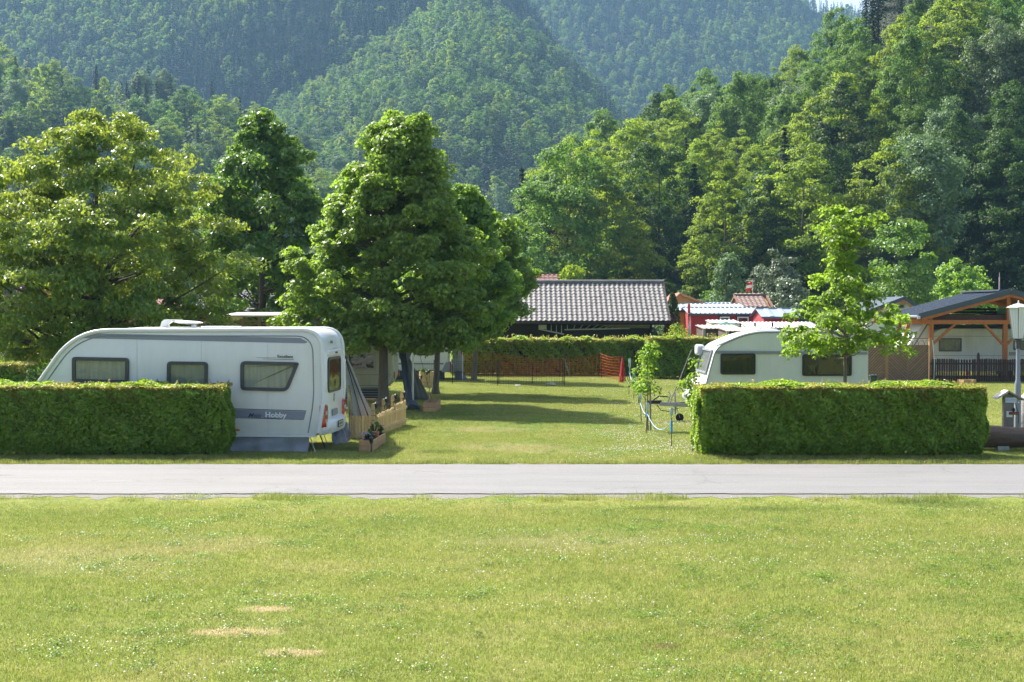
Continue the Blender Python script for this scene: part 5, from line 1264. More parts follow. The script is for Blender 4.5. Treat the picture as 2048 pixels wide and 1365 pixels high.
# ---------------------------------------------------------------- bottle stakes with the blue cord
GLASSB = M('bottle_clear', (.36, .48, .50), .12, var=.2, coat=1); GLASSG = M('bottle_green', (.10, .42, .26), .15, var=.2, coat=1)
CORD = M('cord_white_blue', (.28, .42, .60), .7, var=.3, scale=30); TAPE = M('tape_blue', (.04, .28, .62), .5, var=.1)
bott = []
for i, (px, top, bot, base, mt, lb) in enumerate([(1259.5, 717, 742, 790, GLASSB, 'upturned clear bottle on a stake, farthest of the row'), (1268, 742, 764, 801, GLASSG, 'upturned green bottle on a thin stake'),
        (1281, 788, 804, 845, GLASSB, 'upturned pale bottle on the stake left of the sapling'), (1295, 806, 825, 870, GLASSB, 'upturned clear bottle on the stake below the drawbar coupling'), (1343.5, 816, 836, 896, GLASSB, 'upturned clear bottle on the nearest stake with blue tape'), (1290, 772, 788, 838, GLASSB, 'white upturned bottle in front of the sapling crown')]):
    Y = D(base); o = empty('bottle_stake', (W(px, Y), Y, 0), 0, lb, 'bottle stake'); zt, zb_ = Z(top, Y), Z(bot, Y)
    MB().tube([(.03 * (i % 3 - 1), 0, 0), (0, 0, zb_ + .05)], .011, 6).build('stake', M('stake_dark', (.09, .06, .045), .8), o)
    h = zt - zb_; r = .042
    MB().lathe([(r * .35, 0), (r * .38, h * .22), (r, h * .38), (r, h * .93), (r * .85, h), (.01, h)], (0, 0, zb_), 12).build('bottle', mt, o, smooth=40)
    if i in (0, 3, 4): MB().tube([(.0, 0, zb_ - .32 if i == 4 else zb_ - .1), (0, 0, zb_ - .06 if i == 4 else zb_)], .024, 8).build('tape', TAPE, o)
def cat(a, b_, sag, n=16): return [Vector(a).lerp(Vector(b_), k / n) - Vector((0, 0, sag * 4 * (k / n) * (1 - k / n))) for k in range(n + 1)]
b3 = (W(1281, D(845)), D(845), Z(806, D(845))); b4 = (W(1295, D(870)), D(870), Z(828, D(870))); b5 = (W(1343, D(896)), D(896), Z(843, D(896)))
b1 = (W(1259.5, D(790)), D(790), Z(746, D(790))); b2 = (W(1267, D(801)), D(801), Z(760, D(801)))
m = MB(); m.tube(cat(b3, b4, .10), .008, 6); m.tube(cat(b4, b5, .27, 22), .008, 6); m.tube(cat(b1, b2, .12), .008, 6)
tag(m.build('cord', CORD, None, smooth=60), 'pale blue and white cord sagging between the bottle stakes', 'cord')
# ---------------------------------------------------------------- tiled shed
TILE = M('roof_tile', (.165, .155, .150), .75, var=.25, scale=2.5, bmp=.3, bscale=25, perobj=.10, dirt=(.10, .10, .07), dirt_amt=.35)
DARKW = wood('dark_board', (.022, .015, .012), perobj=.1)
def wave_tile(wd, ln, roll=.045, n=10, th=.014):
    """one interlocking concrete tile: local x across, y up the slope, z out"""
    top = []
    for i in range(n + 1):
        u = i / n; z = roll * (math.cos((u - .5) * 2 * math.pi) * .5 + .5) ** 1.3; top.append((u * wd * 1.03 - wd / 2, z))
    m = MB(); vs = []
    for y, lift in ((0, .022), (ln, 0)):
        for x, z in top: vs.append((x, y, z + lift))
    for x, z in top: vs.append((x, 0, z + .022 - th - .012))
    k = n + 1
    return m.add(vs, [(i, i + 1, k + i + 1, k + i) for i in range(n)] + [(2 * k + i, 2 * k + i + 1, i + 1, i) for i in range(n)])
tile_me = wave_tile(.245, .32).mesh('tile', TILE, 60)
Ysh = 68.3; xr = W(1341, Ysh); xl = W(940, Ysh); ze = 2.46; zr_ = 4.36; Yrg = 71.6
sh = empty('tiled_shed', (0, Ysh, 0), 0, 'long dark timber shed with grey brown tiled roof and ladders under the eaves', 'shed')
sl_ang = math.atan2(zr_ - ze, Yrg - Ysh); sl_len = math.hypot(zr_ - ze, Yrg - Ysh); rows = 13; rs = sl_len / rows; cols = int((xr - xl) / .245)
rest = MB(); cnt = 0
Rm = Matrix.Rotation(sl_ang, 4, 'X'); rr_ = random.Random(5)
for j in range(rows):
    for i in range(cols):
        x = xr - (i + .5) * .245; y = math.cos(sl_ang) * rs * j; z = ze + math.sin(sl_ang) * rs * j
        Mt = Matrix.Translation((x, y + rr_.uniform(-.006, .006), z + rr_.uniform(-.004, .004))) @ Rm @ Matrix.Rotation(rr_.uniform(-.006, .006), 4, 'Z')
        if i < 27 and j < 11 and cnt < 297:
            o = link('tile', tile_me, sh); o.matrix_local = Mt; cnt += 1
        else:
            k = len(rest.v); rest.v += [tuple(Mt @ v.co) for v in tile_me.vertices]; rest.f += [tuple(a + k for a in p.vertices) for p in tile_me.polygons]
o = rest.build('roof_tiles', TILE, sh, smooth=60, kind='stuff')
# ridge tiles
for i in range(int((xr - xl) / .42)):
    x = xr - .42 * (i + .5); m = MB(); m.tube([(x + .23, Yrg - Ysh, zr_ + .03), (x - .21, Yrg - Ysh, zr_ + .045)], [.135, .12], 10); m.build('ridge_tile', TILE, sh, smooth=50)
# rear slope, sheathing, barge boards, eaves
m = MB(); m.prism([(0.02, ze - .06), (Yrg - Ysh, zr_ - .07), ((Yrg - Ysh) * 2, ze - .06), ((Yrg - Ysh) * 2, ze - .16), (Yrg - Ysh, zr_ - .18), (.02, ze - .16)], xl, xr - .03, lambda u, v, a: (a, u, v)); m.build('roof_deck', DARKW, sh)
MB().beam((xr + .0, -.03, ze - .05), (xr + .0, Yrg - Ysh, zr_ + .0), .035, .2, (0, 0, 1)).build('barge_board', DARKW, sh)
MB().beam((xl, -.05, ze - .09), (xr, -.05, ze - .09), .03, .17).build('eaves_board', DARKW, sh)
m = MB(); m.grid(lambda u, v: (xl + (xr - xl) * u, -.12 + .075 * math.cos(math.pi * (1 + v)), ze - .04 - .075 * math.sin(math.pi * v)), 2, 8); g_ = m.build('gutter', M('gutter_brown', (.045, .032, .028), .5), sh, smooth=180); g_.modifiers.new('thickness', 'SOLIDIFY').thickness = .004
wx1 = W(1304, 69.2); wx0 = W(955, 69.2)
for k in range(17):
    z0 = .05 + k * .145; MB().box(wx0, wx1, .9 + (k % 2) * .006, .93 + (k % 2) * .006, z0, z0 + .138).build('wall_board', DARKW, sh)
MB().box(wx0 + .05, wx1 - .03, .94, 5.6, 0, 2.55).build('wall', M('dark_wall', (.02, .014, .011), .9), sh)
for xx in (wx1 - .05, wx0 + .2): MB().box(xx - .07, xx + .07, .82, .90, 0, 2.5).build('corner_post', DARKW, sh)
for px in (1062, 1150, 1232): MB().box(W(px, 69.1) - .5, W(px, 69.1) + .5, .86, .895, .5, 1.75).build('shutter', wood('shutter_dark', (.030, .026, .028)), sh)
MB().beam((W(1210, 69) , .84, Z(651, 69)), (W(1302, 69), .84, Z(653, 69)), .02, .18).build('pale_board', M('board_yellow', (.30, .26, .14), .7), sh)
ALU = M('ladder_alu', (.42, .41, .37), .45, metal=.4, var=.15)
def ladder(label, A0, A1, B0, B1, n, r=.022):
    o = empty('ladder', A0, 0, label, 'ladder'); b = Vector(A0); m = MB(); m.beam(Vector(A0) - b, Vector(A1) - b, .03, .06); m.build('rail', ALU, o); m = MB(); m.beam(Vector(B0) - b, Vector(B1) - b, .03, .06); m.build('rail', ALU, o)
    for k in range(n):
        t = (k + .5) / n; MB().tube([Vector(A0).lerp(Vector(A1), t) - b, Vector(B0).lerp(Vector(B1), t) - b], r, 6).build('rung', ALU, o)
yl = 69.0; pt = lambda px, py, dy=0: (W(px, yl), yl + dy, Z(py, yl))
ladder('long aluminium ladder hung level under the shed eaves', pt(1127, 648.5), pt(1300, 650), pt(1129, 659.5), pt(1259, 656.5), 11)
ladder('shorter ladder hung at a slant left of the long one', pt(1077, 645, -.08), pt(1128, 648, -.08), pt(1077, 658, -.08), pt(1128, 668.5, -.08), 5)
tag(MB().box(-.19, .19, -.12, .10, -.14, .14).build('wall_box', M('box_cream', (.50, .49, .42), .6), None, bevel=.01, loc=(W(1085, 68.9), 68.85, Z(652.5, 68.9))), 'cream box fixed under the eaves of the tiled shed', 'box')

# ---------------------------------------------------------------- huts and houses behind
def ribbed(parent, name, mt, x0, x1, A, B, pitch=.25, h=.03, th=.02):
    """profiled roof sheet from eave line A=(y,z) to ridge B=(y,z), ribs running up the slope"""
    n = int(abs(x1 - x0) / pitch); m = MB(); xs = []
    for i in range(n):
        a = x0 + (x1 - x0) * i / n; w_ = (x1 - x0) / n
        xs += [(a, 0), (a + w_ * .55, 0), (a + w_ * .65, h), (a + w_ * .9, h)]
    xs.append((x1, 0)); A_, B_ = Vector((0, *A)), Vector((0, *B)); d = (B_ - A_).normalized(); nn = Vector((0, -d.z, d.y))
    if nn.z < 0: nn = -nn
    vs = []
    for P_ in (A_, B_):
        for x, z in xs: vs.append(P_ + Vector((x, 0, 0)) + nn * z)
    for P_ in (A_, B_):
        for x, z in xs: vs.append(P_ + Vector((x, 0, 0)) - nn * th)
    k = len(xs)
    fs = [(i, i + 1, k + i + 1, k + i) for i in range(k - 1)] + [(2 * k + i, 3 * k + i, 3 * k + i + 1, 2 * k + i + 1) for i in range(k - 1)] + [(i, 2 * k + i, 2 * k + i + 1, i + 1) for i in range(k - 1)]
    return m.add(vs, fs).build(name, mt, parent)
def win_part(parent, x0, x1, z0, z1, y=-.0, fr=None, fw=.07, dark=None):
    f = MB().ring([(x0, z0), (x1, z0), (x1, z1), (x0, z1)], [(x0 + fw, z0 + fw), (x1 - fw, z0 + fw), (x1 - fw, z1 - fw), (x0 + fw, z1 - fw)], -.01, .05, lambda u, v, a: (u, y - a, v)).build('window', fr or TRIM, parent)
    MB().prism([(x0 + fw, z0 + fw), (x1 - fw, z0 + fw), (x1 - fw, z1 - fw), (x0 + fw, z1 - fw)], .003, .012, lambda u, v, a: (u, y - a, v)).build('pane', dark or M('window_dark', (.03, .035, .04), .1, spec=.8), f); return f
HUT_RED = wood('hut_red', (.30, .022, .028), stretch=(5, 5, .5), var=.12); HUT_OR = wood('hut_orange', (.56, .22, .04), stretch=(5, 5, .5)); OR2 = wood('gable_orange', (.60, .32, .10))
ROOFG = M('roof_sheet_grey', (.25, .285, .31), .5, metal=.2, var=.1); ROOFD = M('roof_sheet_dark', (.05, .068, .095), .42, metal=.2, var=.12)
def hut(name, label, px0, px1, Y, eave_py, ridge_py, depth, wallm, roofm, front=True, over=.15, planks=0, cat='hut', pitch=.25, ridge_d=None, z0=0):
    """ridge along x; front wall at Y"""
    x0, x1 = W(px0, Y), W(px1, Y); o = empty(name, (x0, Y, z0), 0, label, cat); L = x1 - x0; ze = Z(eave_py, Y) - z0; yr = depth / 2 if ridge_d is None else ridge_d; zr = Z(ridge_py, Y + yr) - z0
    MB().prism([(0.0, 0), (depth, 0), (depth, ze - .02), (yr, zr - .08), (0, ze - .02)], .05, L - .05, lambda u, v, a: (a, u, v)).build('wall', wallm, o)
    if planks:
        n = int(L / planks)
        for i in range(n): MB().box(.05 + (L - .1) * i / n + .008, .05 + (L - .1) * (i + 1) / n - .008, -.025, -.002, .02, ze - .04).build('plank', wallm, o)
    sl = (zr - ze) / yr
    ribbed(o, 'roof', roofm, -over, L + over, (-over - .08, ze - (over + .08) * sl), (yr, zr), pitch); ribbed(o, 'roof', roofm, -over, L + over, (depth + over, ze - over * sl), (yr, zr), pitch)
    MB().beam((-over, yr, zr + .02), (L + over, yr, zr + .02), .2, .05).build('ridge_cap', roofm, o)
    MB().beam((-over, -over - .09, ze - over * sl - .07), (L + over, -over - .09, ze - over * sl - .07), .03, .1).build('eaves_board', ROOFD, o)
    return o, ze, zr, L, yr
# red hut
o, ze_, zr1, L, yr = hut('red_hut', 'long dark red wooden hut with pale corrugated roof, left of the flag', 1380, 1522, 80, 626, 615, 5, HUT_RED, ROOFG, planks=.14)
MB().box(-.14, .0, -.10, .02, 0, ze_ + .5).build('party_wall', wood('hut_red_light', (.46, .05, .05)), o)
for a, b_ in ((1439, 1459), (1474, 1497), (1511, 1522)):
    x0 = W(a, 80) - W(1380, 80); x1 = W(b_, 80) - W(1380, 80)
    f = win_part(o, x0, x1, Z(660 if a == 1474 else 650, 80), Z(633.5, 80), -.03)
    MB().ring([(x0 - .05, Z(662, 80)), (x1 + .05, Z(662, 80)), (x1 + .05, Z(631.5, 80)), (x0 - .05, Z(631.5, 80))], [(x0, Z(661, 80)), (x1, Z(661, 80)), (x1, Z(633.5, 80)), (x0, Z(633.5, 80))], .03, .09, lambda u, v, a_: (u, -a_, v)).build('window_trim', BLACK, f)
hut('orange_hut', 'orange plank hut between the cypress and the long red hut', 1350, 1378, 83, 619.5, 608, 5, HUT_OR, ROOFG, planks=.22)
# farther grey ridge
hut('grey_roofed_hut', 'hut with long pale corrugated roof behind the long red hut', 1379, 1484, 86, 614, 607.5, 4, HUT_OR, M('roof_sheet_grey2', (.30, .35, .38), .5, metal=.2, var=.1))
hut('grey_roofed_hut', 'low hut whose pale corrugated roof shows left of the brown tiled house', 1416, 1462, 93, 609, 605, 3, HUT_OR, MATS['roof_sheet_grey2'])
# second red hut with smooth sheet roof and gable to the left
o, ze_, zr1, L, yr = hut('red_hut', 'small red hut with smooth blue grey metal roof right of the long red hut', 1526, 1600, 74, 631.5, 617, 3.4, HUT_RED, M('roof_metal_blue', (.30, .36, .42), .38, metal=.3, var=.08), planks=.14, pitch=.6, over=.12)
MB().box(-.02, -.001, .6, 1.0, 1.6, 2.2).build('window', BLACK, o)
# gable houses with ridge along depth
def gable_house(name, label, px_l, px_r, Y, eave_py, ridge_py, px_ridge, depth, wallm, roofm, cat='house', over=.35, th=.10, z0=0, boards=None):
    xl, xr, xm = W(px_l, Y), W(px_r, Y), W(px_ridge, Y); zr = Z(ridge_py, Y); ze = Z(eave_py, Y)
    o = empty(name, (xm, Y, 0), 0, label, cat); a, b_ = xl - xm, xr - xm
    iw = over
    MB().prism([(a + iw, 0), (b_ - iw, 0), (b_ - iw, ze + (zr - ze) * iw / b_ - .12), (0, zr - .12), (a + iw, ze + (zr - ze) * iw / -a - .12)], 0, depth, lambda u, v, q: (u, q, v)).build('wall', wallm, o)
    for s, e in ((a, 'l'), (b_, 'r')):
        n = 10; m = MB(); m.prism([(0, zr), (s, ze), (s, ze - th), (0, zr - th)], -over, depth + over, lambda u, v, q: (u, q, v)); m.build('roof', roofm, o)
        MB().beam((0, -over - .015, zr - th * .6), (s, -over - .015, ze - th * .6), .03, th * 1.3, (0, 0, 1)).build('barge_board', boards or roofm, o)
    return o
gable_house('orange_gable_house', 'orange boarded house gable with red roof edge above the pale hut roofs', 1338, 1413, 90, 607, 586, 1359, 5, OR2, M('roof_red', (.34, .07, .035), .7, var=.15), boards=wood('barge_orange', (.48, .20, .07)))
# brown tiled roof house: tiled slope facing us, gable end to the left
tl = wave_tile(.30, .36, .04, 6).mesh('tile', M('roof_tile_brown', (.19, .125, .105), .8, var=.25, perobj=.1), 60)
bh = empty('brown_roof_house', (W(1482, 92), 92, 0), 0, 'house with red brown tiled roof and orange gable below the flag', 'house')
zE, zR = Z(614, 92), Z(591.5, 94.5); Lh = W(1545, 92) - W(1482, 92); sa = math.atan2(zR - zE, 2.5); m = MB()
for j in range(9):
    for i in range(int(Lh / .30)):
        Mt = Matrix.Translation((i * .30 + .15 - .02 * 0, math.cos(sa) * .36 * j * .97, zE + math.sin(sa) * .36 * j * .97)) @ Matrix.Rotation(sa, 4, 'X')
        k = len(m.v); m.v += [tuple(Mt @ v.co) for v in tl.vertices]; m.f += [tuple(a + k for a in p.vertices) for p in tl.polygons]
m.build('roof_tiles', MATS['roof_tile_brown'], bh, smooth=60, kind='stuff')
MB().prism([(.1, 0), (5, 0), (5, zE), (2.5, zR - .1), (.1, zE - .1)], .1, Lh - .1, lambda u, v, a: (a, u, v)).build('wall', OR2, bh)
MB().prism([(2.4, zR), (5.2, zE - .1), (5.2, zE - .2), (2.4, zR - .1)], -.1, Lh + .1, lambda u, v, a: (a, u, v)).build('rear_roof', MATS['roof_tile_brown'], bh)
for xx in (-.05, Lh + .02): MB().beam((xx, -.1, zE - .03), (xx, 2.5, zR), .08, .16, (0, 0, 1)).build('barge_board', wood('barge_brown', (.16, .07, .045)), bh)
MB().beam((-.1, 2.5, zR + .06), (Lh + .1, 2.5, zR + .06), .22, .12).build('ridge_cap', MATS['roof_tile_brown'], bh)
# red tiled roof far behind the shed
o, *_ = hut('far_red_roof_house', 'house whose red brown roof shows over the left end of the tiled shed', 1040, 1112, 82, 563, 549, 4, OR2, M('roof_red_brown', (.24, .12, .10), .8, var=.2), cat='house')
for k in range(4): MB().beam((0, -.2 + k * .5, Z(562, 82) + .05 + k * .13), (2.3, -.2 + k * .5, Z(562, 82) + .05 + k * .13), .04, .05).build('roof_batten', M('roof_red_brown2', (.17, .08, .07), .8), o)
# houses at left behind the walnut
GSHING = M('roof_shingle_grey', (.17, .165, .175), .8, var=.3, scale=6, bmp=.5, bscale=30)
o, ze_, zr1, L, yr = hut('grey_roof_house', 'house with grey shingled roof and dark brown eaves between the walnut and the slender maple', 395, 560, 72, 624, 574, 7, wood('wall_brown', (.06, .028, .02)), GSHING, cat='house', over=.3, pitch=.30)
for k in range(1, 14):
    t = k / 14; MB().box(-.3, L + .3, yr * t - .38, yr * t - .36, ze_ + (zr1 - ze_) * t - .10 + .03, ze_ + (zr1 - ze_) * t - .10 + .065).build('shingle_course', GSHING, o)
gable_house('orange_wall_house', 'house with orange and pale plaster wall seen through the walnut leaves', -40, 300, 62, 610, 560, 130, 6, M('plaster_peach', (.50, .26, .15), .9, var=.2, dirt=(.52, .45, .38), dirt_amt=.8), M('roof_red_dark', (.20, .07, .05), .8), over=.3)
# light garden pickets at far left
fp = empty('garden_fence', (W(-20, 38), 38, 0), 0, 'pale garden picket fence peeping over the hedge at the far left', 'fence')
for i in range(11): picket(W(-20 + 9 * i, 38) - W(-20, 38), 0, 0, 1.5, 0, .07, fp, PINE, tip='point')
MB().beam((0, .03, .5), (1.3, .03, .5), .03, .06).beam((0, .03, 1.2), (1.3, .03, 1.2), .03, .06).build('rail', PINE, fp)
# protective roof over the beige caravan
cr = empty('canopy_roof', (W(555, 46), 46, 0), 0, 'flat light canopy roof on brackets above the beige caravan', 'canopy'); c0 = Vector(cr.location)
cx0, cx1 = W(412, 46) - c0.x, W(694, 46) - c0.x
def cnp(u, v): x = cx0 + (cx1 - cx0) * u; return (x, -.6 + 4.6 * v, Z(632, 46) + .02 - .24 * max(0, (.18 - u) / .18) ** 1.6 + .10 * math.sin(v * math.pi))
o = MB().grid(cnp, 60, 8).build('roof_sheet', M('canopy_sheet', (.50, .48, .44), .6, var=.15, dirt=(.2, .2, .15), dirt_amt=.5), cr, smooth=180); o.modifiers.new('thickness', 'SOLIDIFY').thickness = .05
CB = wood('canopy_beam', (.26, .20, .14))
for k in range(9):
    u = .08 + k * .105; p = cnp(u, .02); MB().beam((p[0], p[1] + .05, p[2] - .05), (p[0], p[1] + .05, p[2] - .34), .09, .06, (0, 1, 0)).build('bracket', CB, cr)
for zoff, yo in ((.17, -.45), (.26, -.35), (.36, .1)):
    MB().beam((cx0 + .3, yo, cnp(.5, 0)[2] - zoff - .02), (cx1, yo, cnp(.5, 0)[2] - zoff), .07, .05).build('beam', CB, cr)
for u in (.1, .95): MB().beam((cx0 + (cx1 - cx0) * u, 3.6, 0), (cx0 + (cx1 - cx0) * u, 3.6, 2.7), .1, .1).build('post', CB, cr)
for u in (.03, .97): MB().beam((cx0 + (cx1 - cx0) * u, -.3, 0), (cx0 + (cx1 - cx0) * u, -.3, 2.45), .08, .08).build('post', CB, cr)

# clutter between the second caravan and the huts: low sheds, tents, parasol
SHEDR = M('shed_roof_beige', (.36, .28, .23), .8, var=.15, scale=6); SHEDW = wood('shed_wall_dark', (.10, .07, .05))
def lowshed(name, label, px0, px1, Y, top_f, top_b, depth, rm, wm, cat='shed', post=None):
    x0, x1 = W(px0, Y), W(px1, Y); o = empty(name, (x0, Y, 0), 0, label, cat); L = x1 - x0; zf = Z(top_f, Y); zb_ = Z(top_b, Y + depth)
    ribbed(o, 'roof', rm, -.05, L + .05, (-.1, zf), (depth, zb_), .2, .02, .03)
    MB().prism([(0, 0), (depth - .1, 0), (depth - .1, zb_ - .08), (0, zf - .06)], .02, L - .02, lambda u, v, a: (a, u, v)).build('wall', wm, o)
    if post:
        for xx in (0, L): MB().box(xx - .06, xx + .06, -.08, -.001, 0, zf).build('post', post, o)
    return o
lowshed('low_shed', 'low beige roofed shed with dark open front behind the nose of the second white caravan', 1408, 1482, 66, 657, 650, 3, SHEDR, SHEDW, post=M('post_cream', (.42, .38, .3), .7))
lowshed('low_shed', 'second low beige roofed shed, nearer and right of the first', 1455, 1552, 62, 662, 655, 3, SHEDR, SHEDW, post=MATS['post_cream'])
o = lowshed('flat_white_caravan', 'long flat white caravan roof with two black flues above the beige sheds', 1497, 1640, 71, 655, 644, 2.5, M('roof_white', (.55, .55, .54), .5, var=.05), CW3, cat='caravan')
for px in (1512, 1547): MB().tube([(W(px, 71) - W(1497, 71), .3, Z(656, 71)), (W(px, 71) - W(1497, 71), .3, Z(645, 71))], .05, 8).build('flue', BLACK, o)
lowshed('flat_white_caravan', 'white flat roof with a green awning front, below the red hut windows', 1424, 1480, 76, 646, 640, 2.4, MATS['roof_white'], CW3, cat='caravan')
gt_ = empty('green_tent', (W(1452, 70), 70, 0), 0, 'green canvas pavilion top above the beige shed roofs', 'tent'); GT = M('tent_green', (.02, .10, .07), .7)
zb_, zt_ = Z(652, 70), Z(643, 70); hw = W(1478, 70) - W(1452, 70)
MB().add([(-hw, -.8, zb_), (hw, -.8, zb_), (hw, .8, zb_), (-hw, .8, zb_), (0, 0, zt_), (-hw, -.8, zb_ - .15), (hw, -.8, zb_ - .15), (hw, .8, zb_ - .15), (-hw, .8, zb_ - .15)], [(0, 1, 4), (1, 2, 4), (2, 3, 4), (3, 0, 4), (5, 6, 1, 0), (6, 7, 2, 1), (7, 8, 3, 2), (8, 5, 0, 3), (5, 8, 7, 6)]).build('canvas_top', GT, gt_)
for sx in (-1, 1):
    for sy in (-1, 1): MB().tube([(sx * hw * .95, sy * .72, 0), (sx * hw * .95, sy * .72, zb_)], .025, 6).build('pole', STEEL, gt_)
ps = empty('parasol', (W(1379, 69), 69, 0), 0, 'closed white parasol in front of the red hut wall', 'parasol')
m = MB(); m.lathe([(.14, .7), (.13, .8), (.10, 1.3), (.055, 2.0), (.015, 2.55), (.005, 2.6)], n=12); m.v = [(v[0] * (1 + .18 * math.sin(i * 2.1)), v[1] * (1 + .18 * math.sin(i * 2.1)), v[2]) for i, v in enumerate(m.v)]
m.build('canopy', M('parasol_white', (.66, .66, .66), .8, var=.08), ps, smooth=60); MB().tube([(0, 0, 0), (0, 0, 2.68)], .022, 6).build('pole', STEEL, ps)
tag(MB().lathe([(.28, 0), (.3, .15), (.25, .5), (.1, .62)], (W(1345, 67), 67, 1.2), 12).build('covered_grill', BLACK, None, smooth=50), 'dark covered grill between the purple bush and the hedge', 'grill')
# white house with small attic window
wh = gable_house('white_house', 'white plaster house with small attic window left of the timber carport', 1722, 1850, 78, 625, 593, 1806, 7, M('plaster_white', (.66, .65, .63), .9, var=.08), ROOFD, over=.3, th=.14, boards=ROOFD)
xx = W(1802, 78) - W(1806, 78)
win_part(wh, xx - .30, xx + .22, Z(619, 78), Z(606, 78), 0, M('surround_grey', (.42, .42, .46), .8), .09)
for s, a in ((-1, 1722), (1, 1850)): MB().beam((0, -.3, Z(593, 78) - .22), (W(a, 78) - W(1806, 78), -.3, Z(625, 78) - .22), .05, .10, (0, 0, 1)).build('rafter', wood('rafter_orange', (.42, .17, .05)), wh)
# ---------------------------------------------------------------- timber carport and the caravan below it
TIM = wood('timber_orange', (.40, .135, .035), perobj=.06)
Yp = 60.0; d2 = 5.6; cp = empty('carport', (W(2017, Yp), Yp, 0), 0, 'orange timber carport with dark metal gable roof over an old white caravan', 'carport')
zr = Z(583, Yp); zE = Z(632, Yp); hw = 3.86; sl = (zr - zE) / hw
def slope_sheet(s):
    """ribs run down the slope: a sheet with ribs spaced along y"""
    m = MB(); n = 20; ys = []
    for i in range(n):
        a = -.25 + (d2 + .25) * i / n; w_ = (d2 + .25) / n; ys += [(a, 0), (a + w_ * .6, 0), (a + w_ * .7, .035), (a + w_ * .9, .035)]
    ys.append((d2, 0)); vs = []
    for x, z in ((0, zr), (s * hw, zE)):
        for y, h in ys: vs.append((x, y, z + h))
    for x, z in ((0, zr - .05), (s * hw, zE - .05)):
        for y, h in ys: vs.append((x, y, z))
    k = len(ys)
    return m.add(vs, [(i, i + 1, k + i + 1, k + i) for i in range(k - 1)] + [(2 * k + i, 3 * k + i, 3 * k + i + 1, 2 * k + i + 1) for i in range(k - 1)] + [(k + i, k + i + 1, 3 * k + i + 1, 3 * k + i) for i in range(k - 1)] + [(0, k, 3 * k, 2 * k)])
for s in (-1, 1):
    slope_sheet(s).build('roof', ROOFD, cp)
    MB().beam((0, -.28, zr + .0), (s * hw, -.28, zE - .0), .05, .22, (0, 0, 1)).build('verge_trim', ROOFD, cp)
    MB().beam((0, -.22, zr - .17), (s * (hw - .15), -.22, zE - .14), .06, .12, (0, 0, 1)).build('rafter', TIM, cp)
    for yy in (1.2, 2.6, 4.0, 5.3): MB().beam((0, yy, zr - .14), (s * (hw - .1), yy, zE - .12), .09, .14, (0, 0, 1)).build('rafter', TIM, cp)
    MB().tube([(s * (hw + .03), -.25, zE - .03), (s * (hw + .03), d2, zE - .03)], .06, 8).build('gutter', M('gutter_grey', (.20, .22, .25), .4, metal=.4), cp, smooth=60)
MB().lathe([(.07, 0), (.07, .12), (.02, .13)], (-hw - .02, -.32, zE - .13), 10).build('gutter_end', M('zinc', (.5, .53, .57), .4, metal=.5), cp, smooth=50)
MB().beam((0, .4, zr + .05), (0, d2, zr + .05), .55, .07).build('ridge_cap', ROOFD, cp, bevel=.01)
zb = Z(644, Yp); xp = 0.0
MB().beam((W(1806, Yp) - W(2017, Yp), 0, zb), (2.6, 0, zb), .16, .17).build('tie_beam', TIM, cp)
MB().beam((W(1806, Yp) - W(2017, Yp), 5.0, zb), (3.2, 5.0, zb), .16, .17).build('tie_beam', TIM, cp)
MB().beam((-.02, 0, zb + .08), (-.02, 0, zr - .2), .15, .15, (0, 1, 0)).build('king_post', TIM, cp)
pxs = lambda p: W(p, Yp) - W(2017, Yp)
for px in (1862, 2010):
    MB().box(pxs(px) - .09, pxs(px) + .09, -.09, .09, 0, zb - .085).build('post', TIM, cp, bevel=.01)
    MB().box(pxs(px) - .09, pxs(px) + .09, 4.9, 5.08, 0, zb - .085).build('post', TIM, cp)
for a, b_ in (((1866, 688), (1910, 648)), ((2005, 688), (1968, 648)), ((2015, 688), (2052, 650))):
    MB().beam((pxs(a[0]), 0, Z(a[1], Yp)), (pxs(b_[0]), 0, Z(b_[1], Yp)), .09, .12, (0, 1, 0)).build('brace', TIM, cp)
MB().beam((pxs(1862), 0, Z(637, Yp)), (pxs(1862) - .05, 5, Z(637, Yp)), .14, .16).build('purlin', TIM, cp)
MB().box(pxs(1862) + .1, pxs(2048), .3, .34, Z(641, Yp), Z(630, Yp)).build('wind_board', wood('board_dark', (.10, .05, .03)), cp)
# logs stacked under the roof
ls = empty('stored_boards', (W(1950, 63), 63, 0), 0, 'dark stored boards and boxes lying on the tie beams under the carport roof', 'boards')
r_ = random.Random(12)
for k in range(16):
    x = r_.uniform(-1.2, 1.6); MB().box(x - .35, x + .35, r_.uniform(-1.4, .6), r_.uniform(.7, 1.6), zb + .09 + (k % 4) * .13, zb + .2 + (k % 4) * .13).build('board', M('stored_dark', (.03, .025, .022), .8, perobj=.3), ls)
# slanting timber leg at left
MB().beam((pxs(1812), .6, Z(700, Yp)), (pxs(1822), .4, Z(646, Yp)), .14, .14, (0, 1, 0)).build('leg', TIM, cp)
tag(MB().tube([(0, 0, 0), (0, 0, .72)], .028, 8).tube([(0, 0, .72), (0, 0, .95)], .012, 6).build('roof_mast', M('mast_pink', (.55, .45, .43), .5), None, loc=(W(1998, 63), 63, Z(583, 63) - .10)), 'short pale rod standing on the carport ridge', 'mast')
